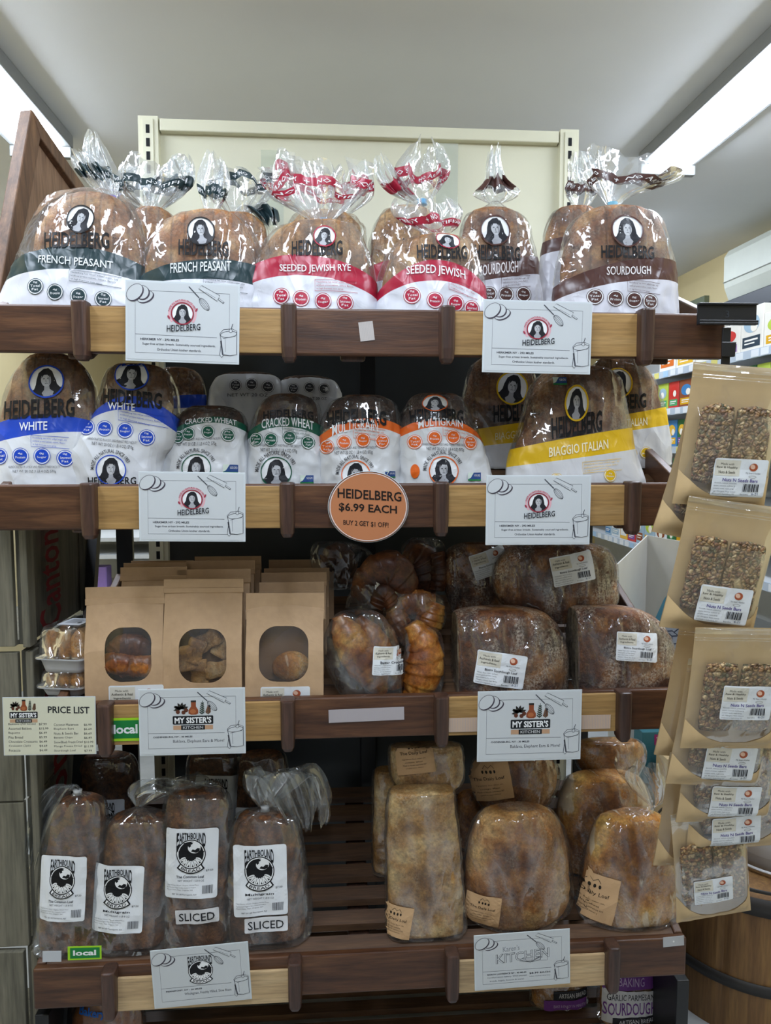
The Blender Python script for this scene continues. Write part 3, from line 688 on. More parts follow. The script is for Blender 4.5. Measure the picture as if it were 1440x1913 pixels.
def card_k(a):
    card_base(a); a.text('Karen\'s', 62, 32, 100, 47, '8a8d94', 2, rise=3)
    for bo, c, ly in ((.03, '5f6269', 2), (-.008, 'c2c7ca', 3)): a.text('KITCHEN', 46 - bo * 20, 50 - bo * 20, 168 + bo * 20, 76 + bo * 20, c, ly, rise=10, bold=bo)
    a.poly([(112, 70), (132, 68), (128, 78), (116, 79)], 'b5b8bd', 4); a.line([(112, 70), (132, 68), (128, 78), (116, 79)], .8, '4d4f56', 5, True); a.line([(100, 76), (125, 82), (145, 70)], 2.2, '5f6269', 5); a.box(148, 62, 164, 80, .8, '5f6269', 4); a.line([(128, 82), (146, 78), (150, 68)], 1.4, '5f6269', 5)
    a.text('NORTH LAWRENCE NY - 40 MILES', 25, 108, 115, 112.5, '3c3e45', 2, bold=.025); a.text('Certified micro bakery. Wild-yeasted', 25, 117, 115, 122, '4d4f56', 2); a.text('breads, bagels, focaccia & more!', 31, 127, 109, 132, '4d4f56', 2)
    a.text('$8.99 EACH', 122, 112, 170, 117.5, '3c3e44', 2, bold=.02); a.text('unless marked otherwise', 122, 122, 170, 125, '5f6269', 2)
M_LAM = ink('c9d0d4', .25)
def card(x0, y0, x1, y1, row, rot, fn, label, yo=0.012, lift=0.0):
    cx, cy = (x0 + x1) / 2, (y0 + y1) / 2; loc = at(cx, cy, YF[row] - yo - .0225); fr = Fr(loc, 0, 0, rot)
    e = fr.empty('sign_card', label, 'sign', 'laminated producer cards')
    wx = fr.l(x1, cy)[0] - fr.l(x0, cy)[0]; hz = fr.l(cx, y0)[1] - fr.l(cx, y1)[1]
    b = MB(); b.box(-wx / 2, wx / 2, -.0008, .0008, -hz / 2, hz / 2); b.build('laminate_sleeve', M_LAM, e, bevel=.0007)
    a = Art(); fn(a); s_ = wx * .965 / 213; q = hz * .95 / 150
    a.mesh('printed_card', lambda u, v, off: ((u - 106.5) * s_, -.001 - off, (75 - v) * q), e, step=.00012, base=.0003)
    return e
card(235, 527, 448, 678, 1, 1.6, card_h, 'white producer card on the top shelf below the dark green banded bags')
card(902, 562, 1105, 698, 1, .8, card_h, 'white producer card on the top shelf below the small brown banded bag')
card(260, 882, 459, 1012, 2, .8, card_h, 'white producer card on the second shelf below the blue and green banded bags')
card(908, 888, 1103, 1018, 2, .2, card_h, 'white producer card on the second shelf below the yellow banded bags')
card(260, 1286, 459, 1410, 3, .2, card_s, 'white card with olive and bottle logo below the brown paper bags')
card(892, 1290, 1086, 1421, 3, .2, card_s, 'white card with olive and bottle logo below the floured sourdough loaves')
card(284, 1767, 468, 1876, 4, -3.0, card_e, 'tilted white card with round black globe logo on the lowest shelf')
card(886, 1741, 1065, 1844, 4, -1.6, card_k, 'white card with outlined KITCHEN lettering and $8.99 EACH')
# round sale sign
loc = at(688, 947, YF[2] - .034); fr = Fr(loc); e = fr.empty('round_sign', 'round copper coloured sale sign reading $6.99 EACH', 'sign'); ra = fr.l(763, 947)[0]; rz = fr.l(688, 880)[1]
b = MB(); b.grid([[(ra * k * math.cos(t), y, rz * k * math.sin(t)) for t in np.linspace(0, 2 * math.pi, 60, endpoint=False)] for k, y in ((.99, .001), (1, .0), (.99, -.001))]); b.build('laminate_disc', M_LAM, e)
a = Art(); a.ell(0, 0, 96.5, 97, 'copper', 0, n=60); a.ring(0, 0, 98, 98, 1.6, '3a2c28', 1, n=60); a.ring(0, 0, 94.5, 94.5, 1.4, 'e3e4e6', 2, n=60)
a.text('HEIDELBERG', -76, -47, 82, -20, '201a18', 3, rise=-12, bold=.02); a.text('$6.99 EACH', -73, -8, 71, 18, '201a18', 3, rise=-10, bold=.02); a.text('BUY 2 GET $1 OFF!', -62, 40, 50, 56, '201a18', 3, rise=-9, bold=.012)
a.mesh('printed_face', lambda u, v, off: (u / 100 * ra, -.001 - off, -v / 100 * rz), e, step=.00015, base=.0003)
# price list
loc = at(93, 1356, YF[3] - .03); fr = Fr(loc, 0, 0, .8); e = fr.empty('price_list_card', 'cream price list card hanging on the third shelf below the plastic pastry boxes', 'sign')
wx = fr.l(180, 1356)[0] - fr.l(7, 1356)[0]; hz = fr.l(93, 1302)[1] - fr.l(93, 1410)[1]
b = MB(); b.box(-wx / 2, wx / 2, -.0008, .0008, -hz / 2, hz / 2); b.build('laminate_sleeve', M_LAM, e)
a = Art(); a.rect(0, 0, 260, 164, 'cfcfba', 0); my_sisters(a, 17, 4, 80)
a.text('PRICE LIST', 126, 26, 245, 46, '26282c', 2, rise=-3, bold=.02)
for i, (n_, p_) in enumerate((('Baklava (All kinds)', '$7.99'), ('Assorted Baklava', '$15.99'), ('Baguette', '$6.49'), ('Pita Bread', '$5.99'), ('Chocolate Croissants', '$6.49'), ('Croissant (2pk)', '$4.69'), ('Focaccia', '$6.49'))):
    y = 72 + i * 12.6; a.text(n_, 13, y, 13 + len(n_) * 4.1, y + 7, '4a4b4c', 2); a.text(p_, 100, y + 1, 100 + len(p_) * 4.4, y + 8, '3a3b3c', 2)
for i, (n_, p_) in enumerate((('Coconut Macaroon', '$6.99'), ('Elephant Ears', '$6.69'), ('Nuts & Seeds Bar', '$6.69'), ('Banana Chips', '$6.49'), ('Straw/Blueb Freeze Dried', '$10.99'), ('Mango Freeze Dried', '$11.99'), ('Sourdough Loaf', '$7.99'))):
    y = 75 + i * 12.6; a.text(n_, 142, y, 142 + min(82, len(n_) * 4.4), y + 7, '4a4b4c', 2); a.text(p_, 228, y + 1.5, 228 + min(26, len(p_) * 4.4), y + 8.5, '3a3b3c', 2)
a.mesh('printed_card', lambda u, v, off: ((u - 130) / 260 * wx * .985, -.0008 - off, (82 - v) / 164 * hz * .98), e, step=.00012, base=.0003)
def small_tag(name, x0, y0, x1, y1, row, rot, fn, label, cat, group=None, yo=.0):
    cx, cy = (x0 + x1) / 2, (y0 + y1) / 2; fr = Fr(at(cx, cy, YF[row] - yo), 0, 0, rot); wx = fr.l(x1, cy)[0] - fr.l(x0, cy)[0]; hz = fr.l(cx, y0)[1] - fr.l(cx, y1)[1]
    a = Art(); mb = MB(); W_, H_ = x1 - x0, y1 - y0; fn(a, W_, H_)
    o = a.mesh(name, lambda u, v, off: ((u - W_ / 2) / W_ * wx, -off, (H_ / 2 - v) / H_ * hz), None, step=.0002, base=.0012)
    o.location = fr.M.translation; o.rotation_euler = fr.M.to_euler()
    tag(o, label, cat, group); sd = o.modifiers.new('thickness', 'SOLIDIFY'); sd.thickness = .0008; sd.offset = 0; return o
def f_local(a, W_, H_): a.rect(0, 0, W_, H_, 'lime', 0); a.rect(W_ * .07, H_ * .1, W_ * .95, H_ * .88, 'leafgreen', 1); a.text('local', W_ * .16, H_ * .28, W_ * .84, H_ * .68, 'white', 2, bold=.03)
small_tag('shelf_tag', 202, 1341, 268, 1384, 3, 0, f_local, 'bright green local tag on the pine panel beside the olive logo card', 'sign', None, .0085)
small_tag('shelf_tag', 127, 1767, 190, 1792, 4, 1, f_local, 'small green local tag on the lowest shelf next to a blank white sticker', 'sign', None)
def f_plain(c): 
    def fn(a, W_, H_):
        a.rect(0, 0, W_, H_, c, 0)
        for i in range(1, int(W_ / 3)): a.line([(i * 3, 0), (i * 3, H_)], .5, 'a9a6a6', 1)
    return fn
small_tag('blank_sticker', 80, 1776, 115, 1796, 4, 2, lambda a, W_, H_: a.rect(0, 0, W_, H_, 'bcc0c6', 0), 'blank white sticker on the lowest shelf end near the small local tag', 'sticker')
small_tag('blank_sticker', 1238, 1749, 1277, 1767, 4, -3, lambda a, W_, H_: (a.rect(0, 0, W_, H_, 'b4b6ba', 0), a.ell(W_ / 2, H_ / 2, 1.6, 1.6, 'e0e2e4', 1)), 'blank grey sticker on the lowest shelf end near the barrel', 'sticker')
small_tag('velcro_strip', 671, 601, 698, 637, 1, -7, f_plain('b9b2ae'), 'small tilted grey fastener square on the top shelf board', 'fastener strip')
small_tag('velcro_strip', 614, 1323, 755, 1347, 3, -1, f_plain('a9a2a6'), 'long grey fastener strip on the dark board below the croissants', 'fastener strip')
small_tag('velcro_strip', 834, 1338, 1141, 1364, 3, .3, f_plain('cbb09a'), 'pinkish fastener strip across pine panel behind the olive logo card under sourdough', 'fastener strip', None, .0085)

# ------------------------------------------------------------------ bread materials
C_PEAS = crust('crust_peasant', ('6e4322', 'a1683a', 'c99a63'), .35, 11, .6, 15)
C_RYE = crust('crust_rye', ('6b4628', 'a2713f', 'cda46c'), .3, 11, .6, 15)
C_SOUR = crust('crust_sourdough', ('4f2f1a', '8a5631', 'b98a58'), .35, 9, .6, 13)
C_WHITE = crust('crust_white', ('5b3a20', '8a5a33', 'b58a58'), .15, 12, .6, 14)
C_DARK = crust('crust_multigrain', ('2e1c10', '4d2f1b', '6e4526'), .1, 0, .65, 26)
C_BIST = crust('crust_bistro', ('3a1d10', '74421f', 'b57c42'), .85, 0, .5, 13, bst=.7)
C_DAILY = crust('crust_daily', ('743f14', 'b97a38', 'e6b877'), .45, 0, .6, 9, 'e2d3b6', .8)
C_DGOLD = crust('crust_golden', ('804811', 'c48231', 'ecbd68'), .6, 0, .55, 8, 'e0d3bd', .6, patch=.75)
C_TALL = crust('crust_tin_loaf', ('84571f', 'c08f4e', 'e6c58c'), .5, 0, .6, 11, 'dcc7a0', .5)
C_EARTH = crust('crust_rye_dark', ('4a2c19', '7c4c2a', 'a56c3e'), .12, 0, .65, 34, 'c9a878', .8)
C_CROI = crust('pastry_crust', ('7a3c12', 'b06a26', 'dba656'), 0, 0, .35, 14, bst=.25, glaze=.4)
C_CHOC = crust('pastry_dark', ('3a1d10', '5f331a', '8a5228'), 0, 0, .4, 16, bst=.3, glaze=.3)
C_CRUMB = crust('cut_crumb', ('6f6450', '8d806a', 'a5977d'), 0, 0, .8, 60, bst=.3)
C_BUN = crust('bun_crust', ('7a3f16', '9c5a22', 'b87a38'), 0, 0, .4, 6, bst=.1, glaze=.3)
F_CLEAR = film('clear_film', .022, crinkle=12, rid=.05); F_GREY = film('grey_film', .035, (.9, .92, .93, 1), 9, 24); F_CLING = film('cling_film', .02, (.97, .97, .97, 1), 20, 60)  # clear film: extra white haze on creases stands in for reflected light streaks
B = {k: bagmat('bag_' + k, INK.get(c, c), wh) for k, c, wh in (('teal', 'teal', 'ccced6'), ('red', 'red', 'ced0d8'), ('brown', 'brown', 'c6c6ce'), ('blue', 'blue', 'd2d5da'), ('green', 'green', 'cfd2d5'), ('orange', 'orange', 'd0d2d4'), ('yellow', 'yellow', 'cbcccf'))}
GT = 'crusty loaves in printed bags on the top shelf'; G2 = 'sandwich loaves in printed bags on the second shelf'
NOSOY = ('NO SOY', '+', 'NO ARTIFICIAL COLORS', '+', 'NO SOY', '+', 'NO CORN SYRUP')
def T(axis, strip=(.5, .66), **k): return dict(axis=axis, strip=strip, words=NOSOY, **k)
def hb(label, key, rows, Y, row, crustm, art, bt, bw, neck=None, tails=(), grp=GT, **k):
    return bagged('bagged_loaf', label, 'bread', grp, rows, Y, row, crustm, B[key], band=(bt, bw), art=art, neck=neck, tails=tails, **k)

# ---- top shelf, from the wooden board to the label holder
a = Art(); head_text(a, 79, 430, 201, 461, rise=2); a.text('FRENCH PEASANT', 68, 479, 207, 494, 'd5d9da', 2, rise=-9, bold=.01); portrait(a, 147, 405, 27, 'black', .9, rot=18)
icons(a, [(64, 535), (102, 546), (146, 553), (191, 557)], 15, 'teal'); note_box(a, 128, 508, 95, -10, 'teal'); a.text('REDUCED CARBOHYDRATES', 207, 437, 226, 452, '3c3d42', 2)
hb('crusty loaf in a dark green banded bag next to the framed wooden board', 'teal', [(358, 165, 215), (366, 115, 230), (388, 85, 246), (430, 58, 266), (475, 40, 277), (525, 22, 284), (575, 0, 290)], 1.605, 1, C_PEAS, a,
   [(35, 468), (150, 458), (272, 492)], [(28, 507), (150, 502), (275, 525)], (209, 374), [T([(209, 374, 7), (201, 345, 17), (186, 315, 26), (178, 280, 18), (175, 242, 6)], (.38, .55)), dict(axis=[(208, 374, 7), (185, 340, 20), (160, 305, 22), (140, 275, 8)], strip=(.55, .72))], tie=(209, 372, 8, '8f83c9'), loaf_rows=[(368, 140, 205), (385, 105, 235), (430, 78, 258), (475, 66, 268), (575, 58, 276)], loaf_sc=1, seed=1)
hb('crusty loaf half hidden behind two dark green banded bags', 'teal', [(392, 260, 305), (405, 240, 322), (440, 222, 335), (560, 215, 340)], 1.80, 1, C_PEAS, None, [(215, 470), (280, 462), (340, 470)], [(215, 500), (280, 495), (340, 500)], (285, 390),
   [T([(285, 390, 20), (282, 365, 55), (285, 335, 62), (285, 310, 55), (290, 292, 40)], (.42, .56)), dict(axis=[(290, 388, 18), (315, 350, 40), (335, 315, 25), (345, 292, 10)], strip=(.35, .55))], seed=2)
a = Art(); head_text(a, 333, 447, 426, 478, rise=-3, s='HEIDELBERG'); a.text('FRENCH PEASANT', 318, 489, 431, 508, 'd5d9da', 2, rise=7, bold=.01); portrait(a, 375, 431, 27, 'black', .9, rot=-8); note_box(a, 380, 520, 80, -6, 'teal')
hb('crusty loaf in a dark green banded bag behind its producer card', 'teal', [(400, 360, 430), (408, 328, 448), (432, 298, 470), (470, 273, 484), (510, 265, 490), (565, 262, 493)], 1.60, 1, C_PEAS, a,
   [(270, 503), (375, 484), (482, 490)], [(265, 527), (375, 521), (486, 528)], (393, 400), [T([(393, 400, 9), (398, 372, 20), (400, 345, 26), (402, 315, 20), (401, 286, 8)], (.3, .48))], tie=(393, 399, 9, 'c9d2d8'), loaf_sc=.95, seed=3)
hb('crusty loaf with a ribbon of bag film behind the middle dark green banded bag', 'teal', [(402, 420, 470), (412, 405, 485), (440, 400, 500), (565, 400, 505)], 1.80, 1, C_PEAS, None, [(400, 480), (450, 470), (500, 480)], [(400, 510), (450, 505), (500, 510)], (445, 400),
   [T([(445, 402, 18), (450, 375, 45), (455, 350, 58), (450, 330, 50), (440, 318, 36)], (.62, .84)), dict(axis=[(450, 400, 14), (480, 385, 26), (500, 405, 18), (508, 430, 8)], strip=(.5, .9))], seed=4)
a = Art(); head_text(a, 545, 446, 640, 476, rise=4); a.text('SEEDED JEWISH RYE', 522, 491, 655, 508, 'dfe1e4', 2, rise=4, arch=-3, bold=.01); portrait(a, 606, 438, 20, 'red', 1.0, rot=10); icons(a, [(525, 553), (562, 558), (603, 562), (644, 563)], 15, 'red'); note_box(a, 588, 522, 80, 0, 'red')
hb('crusty loaf in a red banded bag with a wide fanned film neck', 'red', [(419, 560, 645), (427, 528, 664), (450, 500, 679), (485, 476, 692), (530, 458, 700), (577, 452, 703)], 1.60, 1, C_RYE, a,
   [(473, 485), (590, 476), (690, 506)], [(461, 525), (580, 514), (698, 545)], (604, 418), [T([(604, 418, 10), (601, 398, 36), (598, 368, 68), (598, 338, 82), (592, 305, 76)], (.62, .76), flat=.25, k=9)], tie=(604, 416, 11, '5aa5d6'), seed=5)
hb('crusty loaf mostly hidden behind the fanned neck of a red banded bag', 'red', [(400, 560, 650), (415, 545, 668), (440, 540, 680), (577, 540, 690)], 1.80, 1, C_RYE, None, [(540, 470), (620, 462), (690, 470)], [(540, 510), (620, 505), (690, 510)], (575, 398),
   [T([(575, 398, 14), (560, 370, 50), (550, 340, 58), (548, 315, 50), (545, 295, 34)], (.55, .75)), T([(640, 400, 14), (650, 370, 40), (652, 340, 38), (660, 310, 24)], (.55, .72))], seed=6)
a = Art(); head_text(a, 752, 447, 800, 470, s='HEID')
hb('tall crusty loaf in a red banded bag standing behind another red banded bag', 'red', [(390, 735, 790), (400, 714, 812), (428, 697, 827), (470, 689, 832), (577, 687, 834)], 1.79, 1, C_RYE, a, [(690, 492), (760, 484), (830, 492)], [(690, 525), (760, 520), (830, 525)], (788, 380),
   [T([(788, 382, 10), (786, 352, 34), (786, 325, 46), (792, 292, 34), (796, 256, 16)], (.42, .6)), dict(axis=[(788, 384, 8), (750, 360, 20), (722, 325, 20), (710, 290, 9)], strip=(.35, .55))], tie=(788, 378, 9, '5aa5d6'), seed=7)
a = Art(); head_text(a, 780, 455, 874, 482, rise=2); a.text('SEEDED JEWISH', 760, 500, 870, 521, 'dfe1e4', 2, rise=-5, arch=5, bold=.01); portrait(a, 838, 446, 15, 'red', 1.5, rot=14, ly=2); icons(a, [(770, 553), (812, 561), (851, 566), (882, 574)], 15, 'red'); note_box(a, 838, 527, 55, -16, 'red')
hb('crusty loaf in a red banded bag beside the small brown banded bag', 'red', [(446, 780, 860), (456, 745, 879), (480, 726, 889), (520, 711, 900), (577, 704, 907)], 1.60, 1, C_RYE, a,
   [(715, 530), (790, 487), (900, 515)], [(706, 553), (795, 524), (904, 549)], (816, 443), [T([(816, 443, 12), (810, 425, 40), (800, 408, 54), (797, 390, 55), (795, 368, 44)], (.3, .55), flat=.3)], seed=8)
a = Art(); head_text(a, 888, 458, 972, 486, rise=-4); a.text('SOURDOUGH', 897, 491, 968, 512, 'd5d0d0', 2, rise=9, bold=.01); portrait(a, 926, 430, 28, 'brown', .95, rot=-6); icons(a, [(913, 550), (945, 550), (978, 549)], 14, 'brown'); note_box(a, 936, 515, 55, 5, 'brown')
hb('small crusty loaf in a brown banded bag beside the last red banded bag', 'brown', [(394, 895, 952), (402, 875, 972), (420, 864, 984), (455, 857, 994), (500, 855, 1004), (575, 856, 1012)], 1.70, 1, C_SOUR, a,
   [(888, 495), (950, 483), (1004, 474)], [(890, 525), (950, 517), (1008, 508)], (925, 376), [dict(axis=[(925, 380, 13), (930, 362, 36), (926, 335, 16), (923, 300, 10), (928, 262, 9)], strip=(.4, .62), pa=.35)], seed=9)
hb('crusty loaf hidden behind the brown banded bag by the sign holder', 'brown', [(390, 1058, 1105), (398, 1036, 1114), (430, 1020, 1120), (480, 1012, 1122), (575, 1006, 1122)], 1.78, 1, C_SOUR, None, [(1012, 448), (1060, 440), (1110, 440)], [(1012, 472), (1060, 466), (1110, 466)], (1085, 386),
   [T([(1085, 388, 12), (1085, 362, 28), (1090, 335, 24), (1084, 305, 16), (1074, 278, 6)], (.3, .5))], seed=10)
a = Art(); head_text(a, 1124, 458, 1223, 482, rise=0); a.text('SOURDOUGH', 1134, 497, 1216, 513, 'd5d0d0', 2, rise=3, bold=.01); portrait(a, 1173, 430, 30, 'brown', .95); icons(a, [(1113, 554), (1149, 558), (1184, 560), (1215, 562)], 14.5, 'brown'); note_box(a, 1172, 525, 62, -4, 'brown')
hb('crusty loaf in a brown banded bag with torn spread film neck by the sign holder', 'brown', [(392, 1120, 1185), (400, 1092, 1215), (422, 1066, 1236), (455, 1052, 1248), (500, 1042, 1256), (577, 1036, 1260)], 1.60, 1, C_SOUR, a,
   [(1046, 523), (1150, 490), (1257, 478)], [(1040, 553), (1150, 528), (1258, 520)], (1144, 386), [T([(1144, 386, 9), (1152, 364, 30), (1174, 336, 70), (1196, 304, 102), (1204, 268, 96)], (.55, .68), flat=.12, k=4, pa=.12)], tie=(1144, 384, 9, '6fa3b8'), seed=11)

# ---- second shelf
def nw(a, x0, y0, x1, y1, rise=0): a.text('NET WT 20 OZ (1 LB 4 OZ) 570g', x0, y0, x1, y1, '3c3d42', 2, rise); a.text('HANDCRAFTED IN A SOY AND PEANUT FREE FACILITY', x0 - 8, y0 - 8, x1 + 8, y0 - 3.5, '5a5c62', 2, rise)
def p2(a, cx, cy, r, col, rot=0): portrait(a, cx, cy, r, col, rot=rot, ly=2, rw=.07); a.arct('MADE ALL NATURAL SINCE 1983', cx, cy, r * 1.18, r * .26, -88 + rot, 66 + rot, '3c3d42', 2, bold=.008)
a = Art(); head_text(a, 4, 745, 137, 781, rise=6); portrait(a, 85, 712, 30, 'blue', rot=-8, k=1.05); a.text('WHITE', 35, 788, 88, 804, 'e4e6ea', 2, rise=2, bold=.012); icons(a, [(-2, 852), (38, 852), (78, 852), (120, 856)], 15, 'blue'); note_box(a, 58, 815, 70, -4, 'blue'); nw(a, 23, 878, 103, 884)
hb('sandwich loaf in a blue banded bag at the shelf end, leaning on its neighbour', 'blue', [(664, 70, 120), (678, 45, 150), (720, 20, 176), (775, 2, 184), (830, -14, 182), (910, -24, 180)], 1.635, 2, C_WHITE, a, [(0, 786), (69, 775), (160, 783)], [(0, 823), (54, 813), (160, 806)], grp=G2, ex=2.6, seed=12, loaf_sc=.95)
a = Art(); head_text(a, 190, 728, 300, 759, rise=-9); portrait(a, 244, 700, 27, 'blue', 1.15, rot=8); a.text('WHITE', 200, 752, 251, 766, 'e4e6ea', 2, rise=-3, bold=.012); icons(a, [(160, 798), (194, 800), (233, 804), (273, 817)], 14.5, 'blue'); note_box(a, 220, 770, 90, -14, 'blue'); nw(a, 172, 829, 248, 837, -8); p2(a, 207, 878, 27, 'blue'); a.text('HEIDELBERG', 163, 891, 252, 905, 'black', 3, bold=.012)
hb('sandwich loaf in a blue banded bag with its white folded bottom facing out', 'blue', [(685, 215, 288), (697, 200, 316), (740, 186, 330), (790, 168, 329), (830, 128, 323), (860, 108, 304), (910, 130, 305)], 1.635, 2, C_WHITE, a, [(170, 767), (213, 743), (327, 779)], [(168, 779), (235, 765), (321, 803)], grp=G2, ex=2.7, seed=13, loaf_sc=.9)
hb('sandwich loaf deep in shadow behind the blue banded bag with folded bottom', 'blue', [(690, 310, 350), (700, 298, 372), (740, 292, 384), (850, 290, 385)], 1.86, 2, C_WHITE, None, [(290, 742), (385, 735)], [(290, 765), (385, 760)], grp=G2, seed=14)
a = Art(); icons(a, [(332, 816), (352, 810), (388, 806), (425, 812)], 12, 'green'); nw(a, 330, 826, 404, 834, 2); p2(a, 367, 876, 27, 'green'); npa(a, 416, 868, 27); a.text('CRACKED WHEAT', 345, 784, 440, 794, 'dfe1e4', 2, arch=5, bold=.012)
hb('sandwich loaf in a dark green banded bag lying beside the blue banded bags', 'green', [(764, 355, 430), (773, 338, 452), (800, 320, 461), (840, 306, 464), (905, 300, 466)], 1.65, 2, C_DARK, a, [(325, 800), (385, 778), (458, 792)], [(318, 814), (390, 789), (461, 806)], grp=G2, ex=2.8, df=.6, seed=15, loaf_sc=.92, amp=.005)
a = Art(); head_text(a, 492, 768, 585, 784, arch=4); a.text('CRACKED WHEAT', 489, 785, 585, 802, 'dfe1e4', 2, rise=-2, arch=6, bold=.012); icons(a, [(478, 820), (506, 821), (541, 817), (575, 826)], 12.5, 'green'); nw(a, 487, 838, 555, 846, -3); p2(a, 516, 882, 28, 'green'); npa(a, 560, 888, 25); note_box(a, 528, 798, 55, -5, 'green')
hb('sandwich loaf in a dark green banded bag lying beside the orange banded bags', 'green', [(741, 512, 566), (752, 492, 590), (788, 475, 598), (830, 467, 602), (905, 464, 605)], 1.65, 2, C_DARK, a, [(480, 793), (536, 778), (594, 790)], [(471, 812), (540, 797), (598, 815)], grp=G2, ex=2.8, df=.6, seed=16, loaf_sc=.92, amp=.005)
a = Art(); head_text(a, 612, 768, 722, 796, arch=5); a.text('MULTIGRAIN', 621, 789, 706, 811, 'e4e6e8', 2, rise=8, arch=6, bold=.012); icons(a, [(611, 834), (643, 826), (678, 822), (714, 824)], 13, 'orange'); nw(a, 625, 842, 696, 850, 2); p2(a, 664, 887, 26, 'orange'); npa(a, 718, 880, 20); note_box(a, 660, 800, 60, -6, 'orange')
hb('sandwich loaf in an orange banded bag behind the round price sign', 'orange', [(744, 640, 716), (755, 618, 738), (790, 601, 746), (830, 594, 748), (905, 596, 750)], 1.65, 2, C_DARK, a, [(603, 808), (665, 783), (741, 790)], [(597, 827), (665, 800), (743, 808)], grp=G2, ex=2.8, df=.6, seed=17, loaf_sc=.92, amp=.005)
a = Art(); head_text(a, 768, 765, 868, 790, arch=4); portrait(a, 815, 752, 15, 'orange', 1.5); a.text('MULTIGRAIN', 783, 785, 866, 800, 'e4e6e8', 2, rise=1, arch=5, bold=.012); icons(a, [(776, 825), (812, 818), (847, 816), (880, 826)], 13, 'orange'); nw(a, 797, 836, 867, 843, -2); p2(a, 828, 880, 27, 'orange'); npa(a, 874, 883, 25); a.ell(776, 880, 8, 13, 'orange', 2); note_box(a, 828, 796, 58, -8, 'orange')
hb('sandwich loaf in an orange banded bag beside the yellow banded bags', 'orange', [(741, 775, 852), (750, 762, 864), (785, 746, 880), (830, 739, 897), (905, 741, 917)], 1.65, 2, C_DARK, a, [(745, 802), (812, 780), (884, 798)], [(742, 818), (812, 797), (890, 812)], grp=G2, ex=2.8, df=.6, seed=18, loaf_sc=.92, amp=.005)
a = Art(); a.text('NET WT 20 OZ', 425, 735, 500, 741, '3c3d42', 2); icons(a, [(440, 720), (470, 718), (500, 722)], 11, 'dgrey')
bagged('bagged_loaf', 'upturned loaf in a white bag deep in shadow behind the first green banded bag', 'bread', G2, [(700, 430, 500), (708, 405, 520), (745, 392, 528), (850, 390, 530)], 1.87, 2, C_DARK, B['green'], band=([(390, 690), (530, 690)], [(390, 680), (530, 680)]), art=a, seed=19, ex=2.8)
a = Art(); a.text('NET WT 20 OZ', 560, 742, 610, 747, '3c3d42', 2); icons(a, [(548, 726), (578, 724), (605, 726)], 10, 'dgrey')
bagged('bagged_loaf', 'upturned loaf in a white bag deep in shadow behind the second green banded bag', 'bread', G2, [(706, 545, 600), (714, 525, 625), (745, 515, 636), (850, 512, 640)], 1.88, 2, C_DARK, B['green'], band=([(510, 690), (640, 690)], [(510, 680), (640, 680)]), art=a, seed=20, ex=2.8)
a = Art(); head_text(a, 922, 755, 1010, 787, rise=4); portrait(a, 957, 725, 30, 'yellow', .95, rot=12); a.text('BIAGGIO', 925, 806, 975, 820, 'e9dfb0', 2, rise=6)
hb('crusty loaf in a yellow banded bag half hidden beside the orange banded bag', 'yellow', [(668, 905, 965), (685, 882, 990), (735, 866, 1002), (800, 858, 1006), (890, 860, 1008)], 1.76, 2, C_SOUR, a, [(880, 803), (920, 797), (962, 791)], [(888, 835), (920, 831), (958, 827)], grp=G2, seed=21)
a = Art(); head_text(a, 1034, 772, 1128, 813, rise=15); portrait(a, 1080, 752, 33, 'yellow', .62, rot=4); a.text('BIAGGIO ITALIAN', 1028, 828, 1138, 846, 'eee6c4', 2, rise=16, bold=.012); icons(a, [(1040, 896), (1140, 888)], 12, 'yellow'); note_box(a, 1088, 860, 75, 7, 'yellow'); npa(a, 1040, 702, 24)
hb('crusty loaf in a yellow banded bag standing in front behind its producer card', 'yellow', [(690, 1045, 1125), (698, 1012, 1148), (738, 986, 1163), (800, 972, 1173), (845, 955, 1181), (900, 948, 1198)], 1.64, 2, C_SOUR, a, [(955, 838), (1060, 818), (1166, 800)], [(950, 871), (1060, 858), (1173, 841)], grp=G2, seed=22, loaf_sc=.94)
a = Art(); head_text(a, 1108, 738, 1208, 766, rise=9); portrait(a, 1155, 716, 28, 'yellow', .9, rot=14); a.text('ITALIAN', 1168, 781, 1210, 796, 'eee6c4', 2, rise=4, bold=.012); icons(a, [(1178, 848), (1206, 846)], 11, 'yellow')
hb('crusty loaf in a yellow banded bag at the open end of the second shelf', 'yellow', [(670, 1130, 1172), (680, 1112, 1197), (715, 1102, 1224), (780, 1102, 1241), (830, 1106, 1249), (880, 1118, 1246)], 1.76, 2, C_SOUR, a, [(1110, 782), (1180, 772), (1241, 760)], [(1110, 812), (1180, 804), (1244, 794)], grp=G2, seed=23)

# ---- third shelf: sourdough loaves in cling film
GS = 'floured sourdough loaves in cling film'; ST = sister_sticker
hb3 = lambda label, rows, Y, st, **k: bagged('sourdough_loaf', label, 'bread', GS, rows, Y, 3, C_BIST, F_CLING, stickers=st, sc=1.02, loaf_sc=1.0, cutmat=C_CRUMB, amp=.003, freq=40, **k)
def clipx(px, py, Y): return None
e, fr, d, bv = hb3('floured sourdough loaf above the olive logo card with cut face towards croissants', [(1138, 880, 975), (1148, 845, 1012), (1175, 830, 1040), (1222, 826, 1056), (1305, 826, 1060)], 1.665, [(ST('Bistro Sourdough Loaf'), 935, 1251, 92, 9)], df=.5, ex=2.5, seed=31, lean=4, clip=-.118)
hb3('floured sourdough loaf at the shelf end beside the white carton', [(1136, 1075, 1160), (1146, 1055, 1200), (1175, 1046, 1235), (1222, 1043, 1256), (1305, 1043, 1266)], 1.665, [(ST('Bistro Sourdough Loaf'), 1190, 1209, 78, 5)], df=.5, ex=2.5, seed=32, lean=4, clip=-.112)
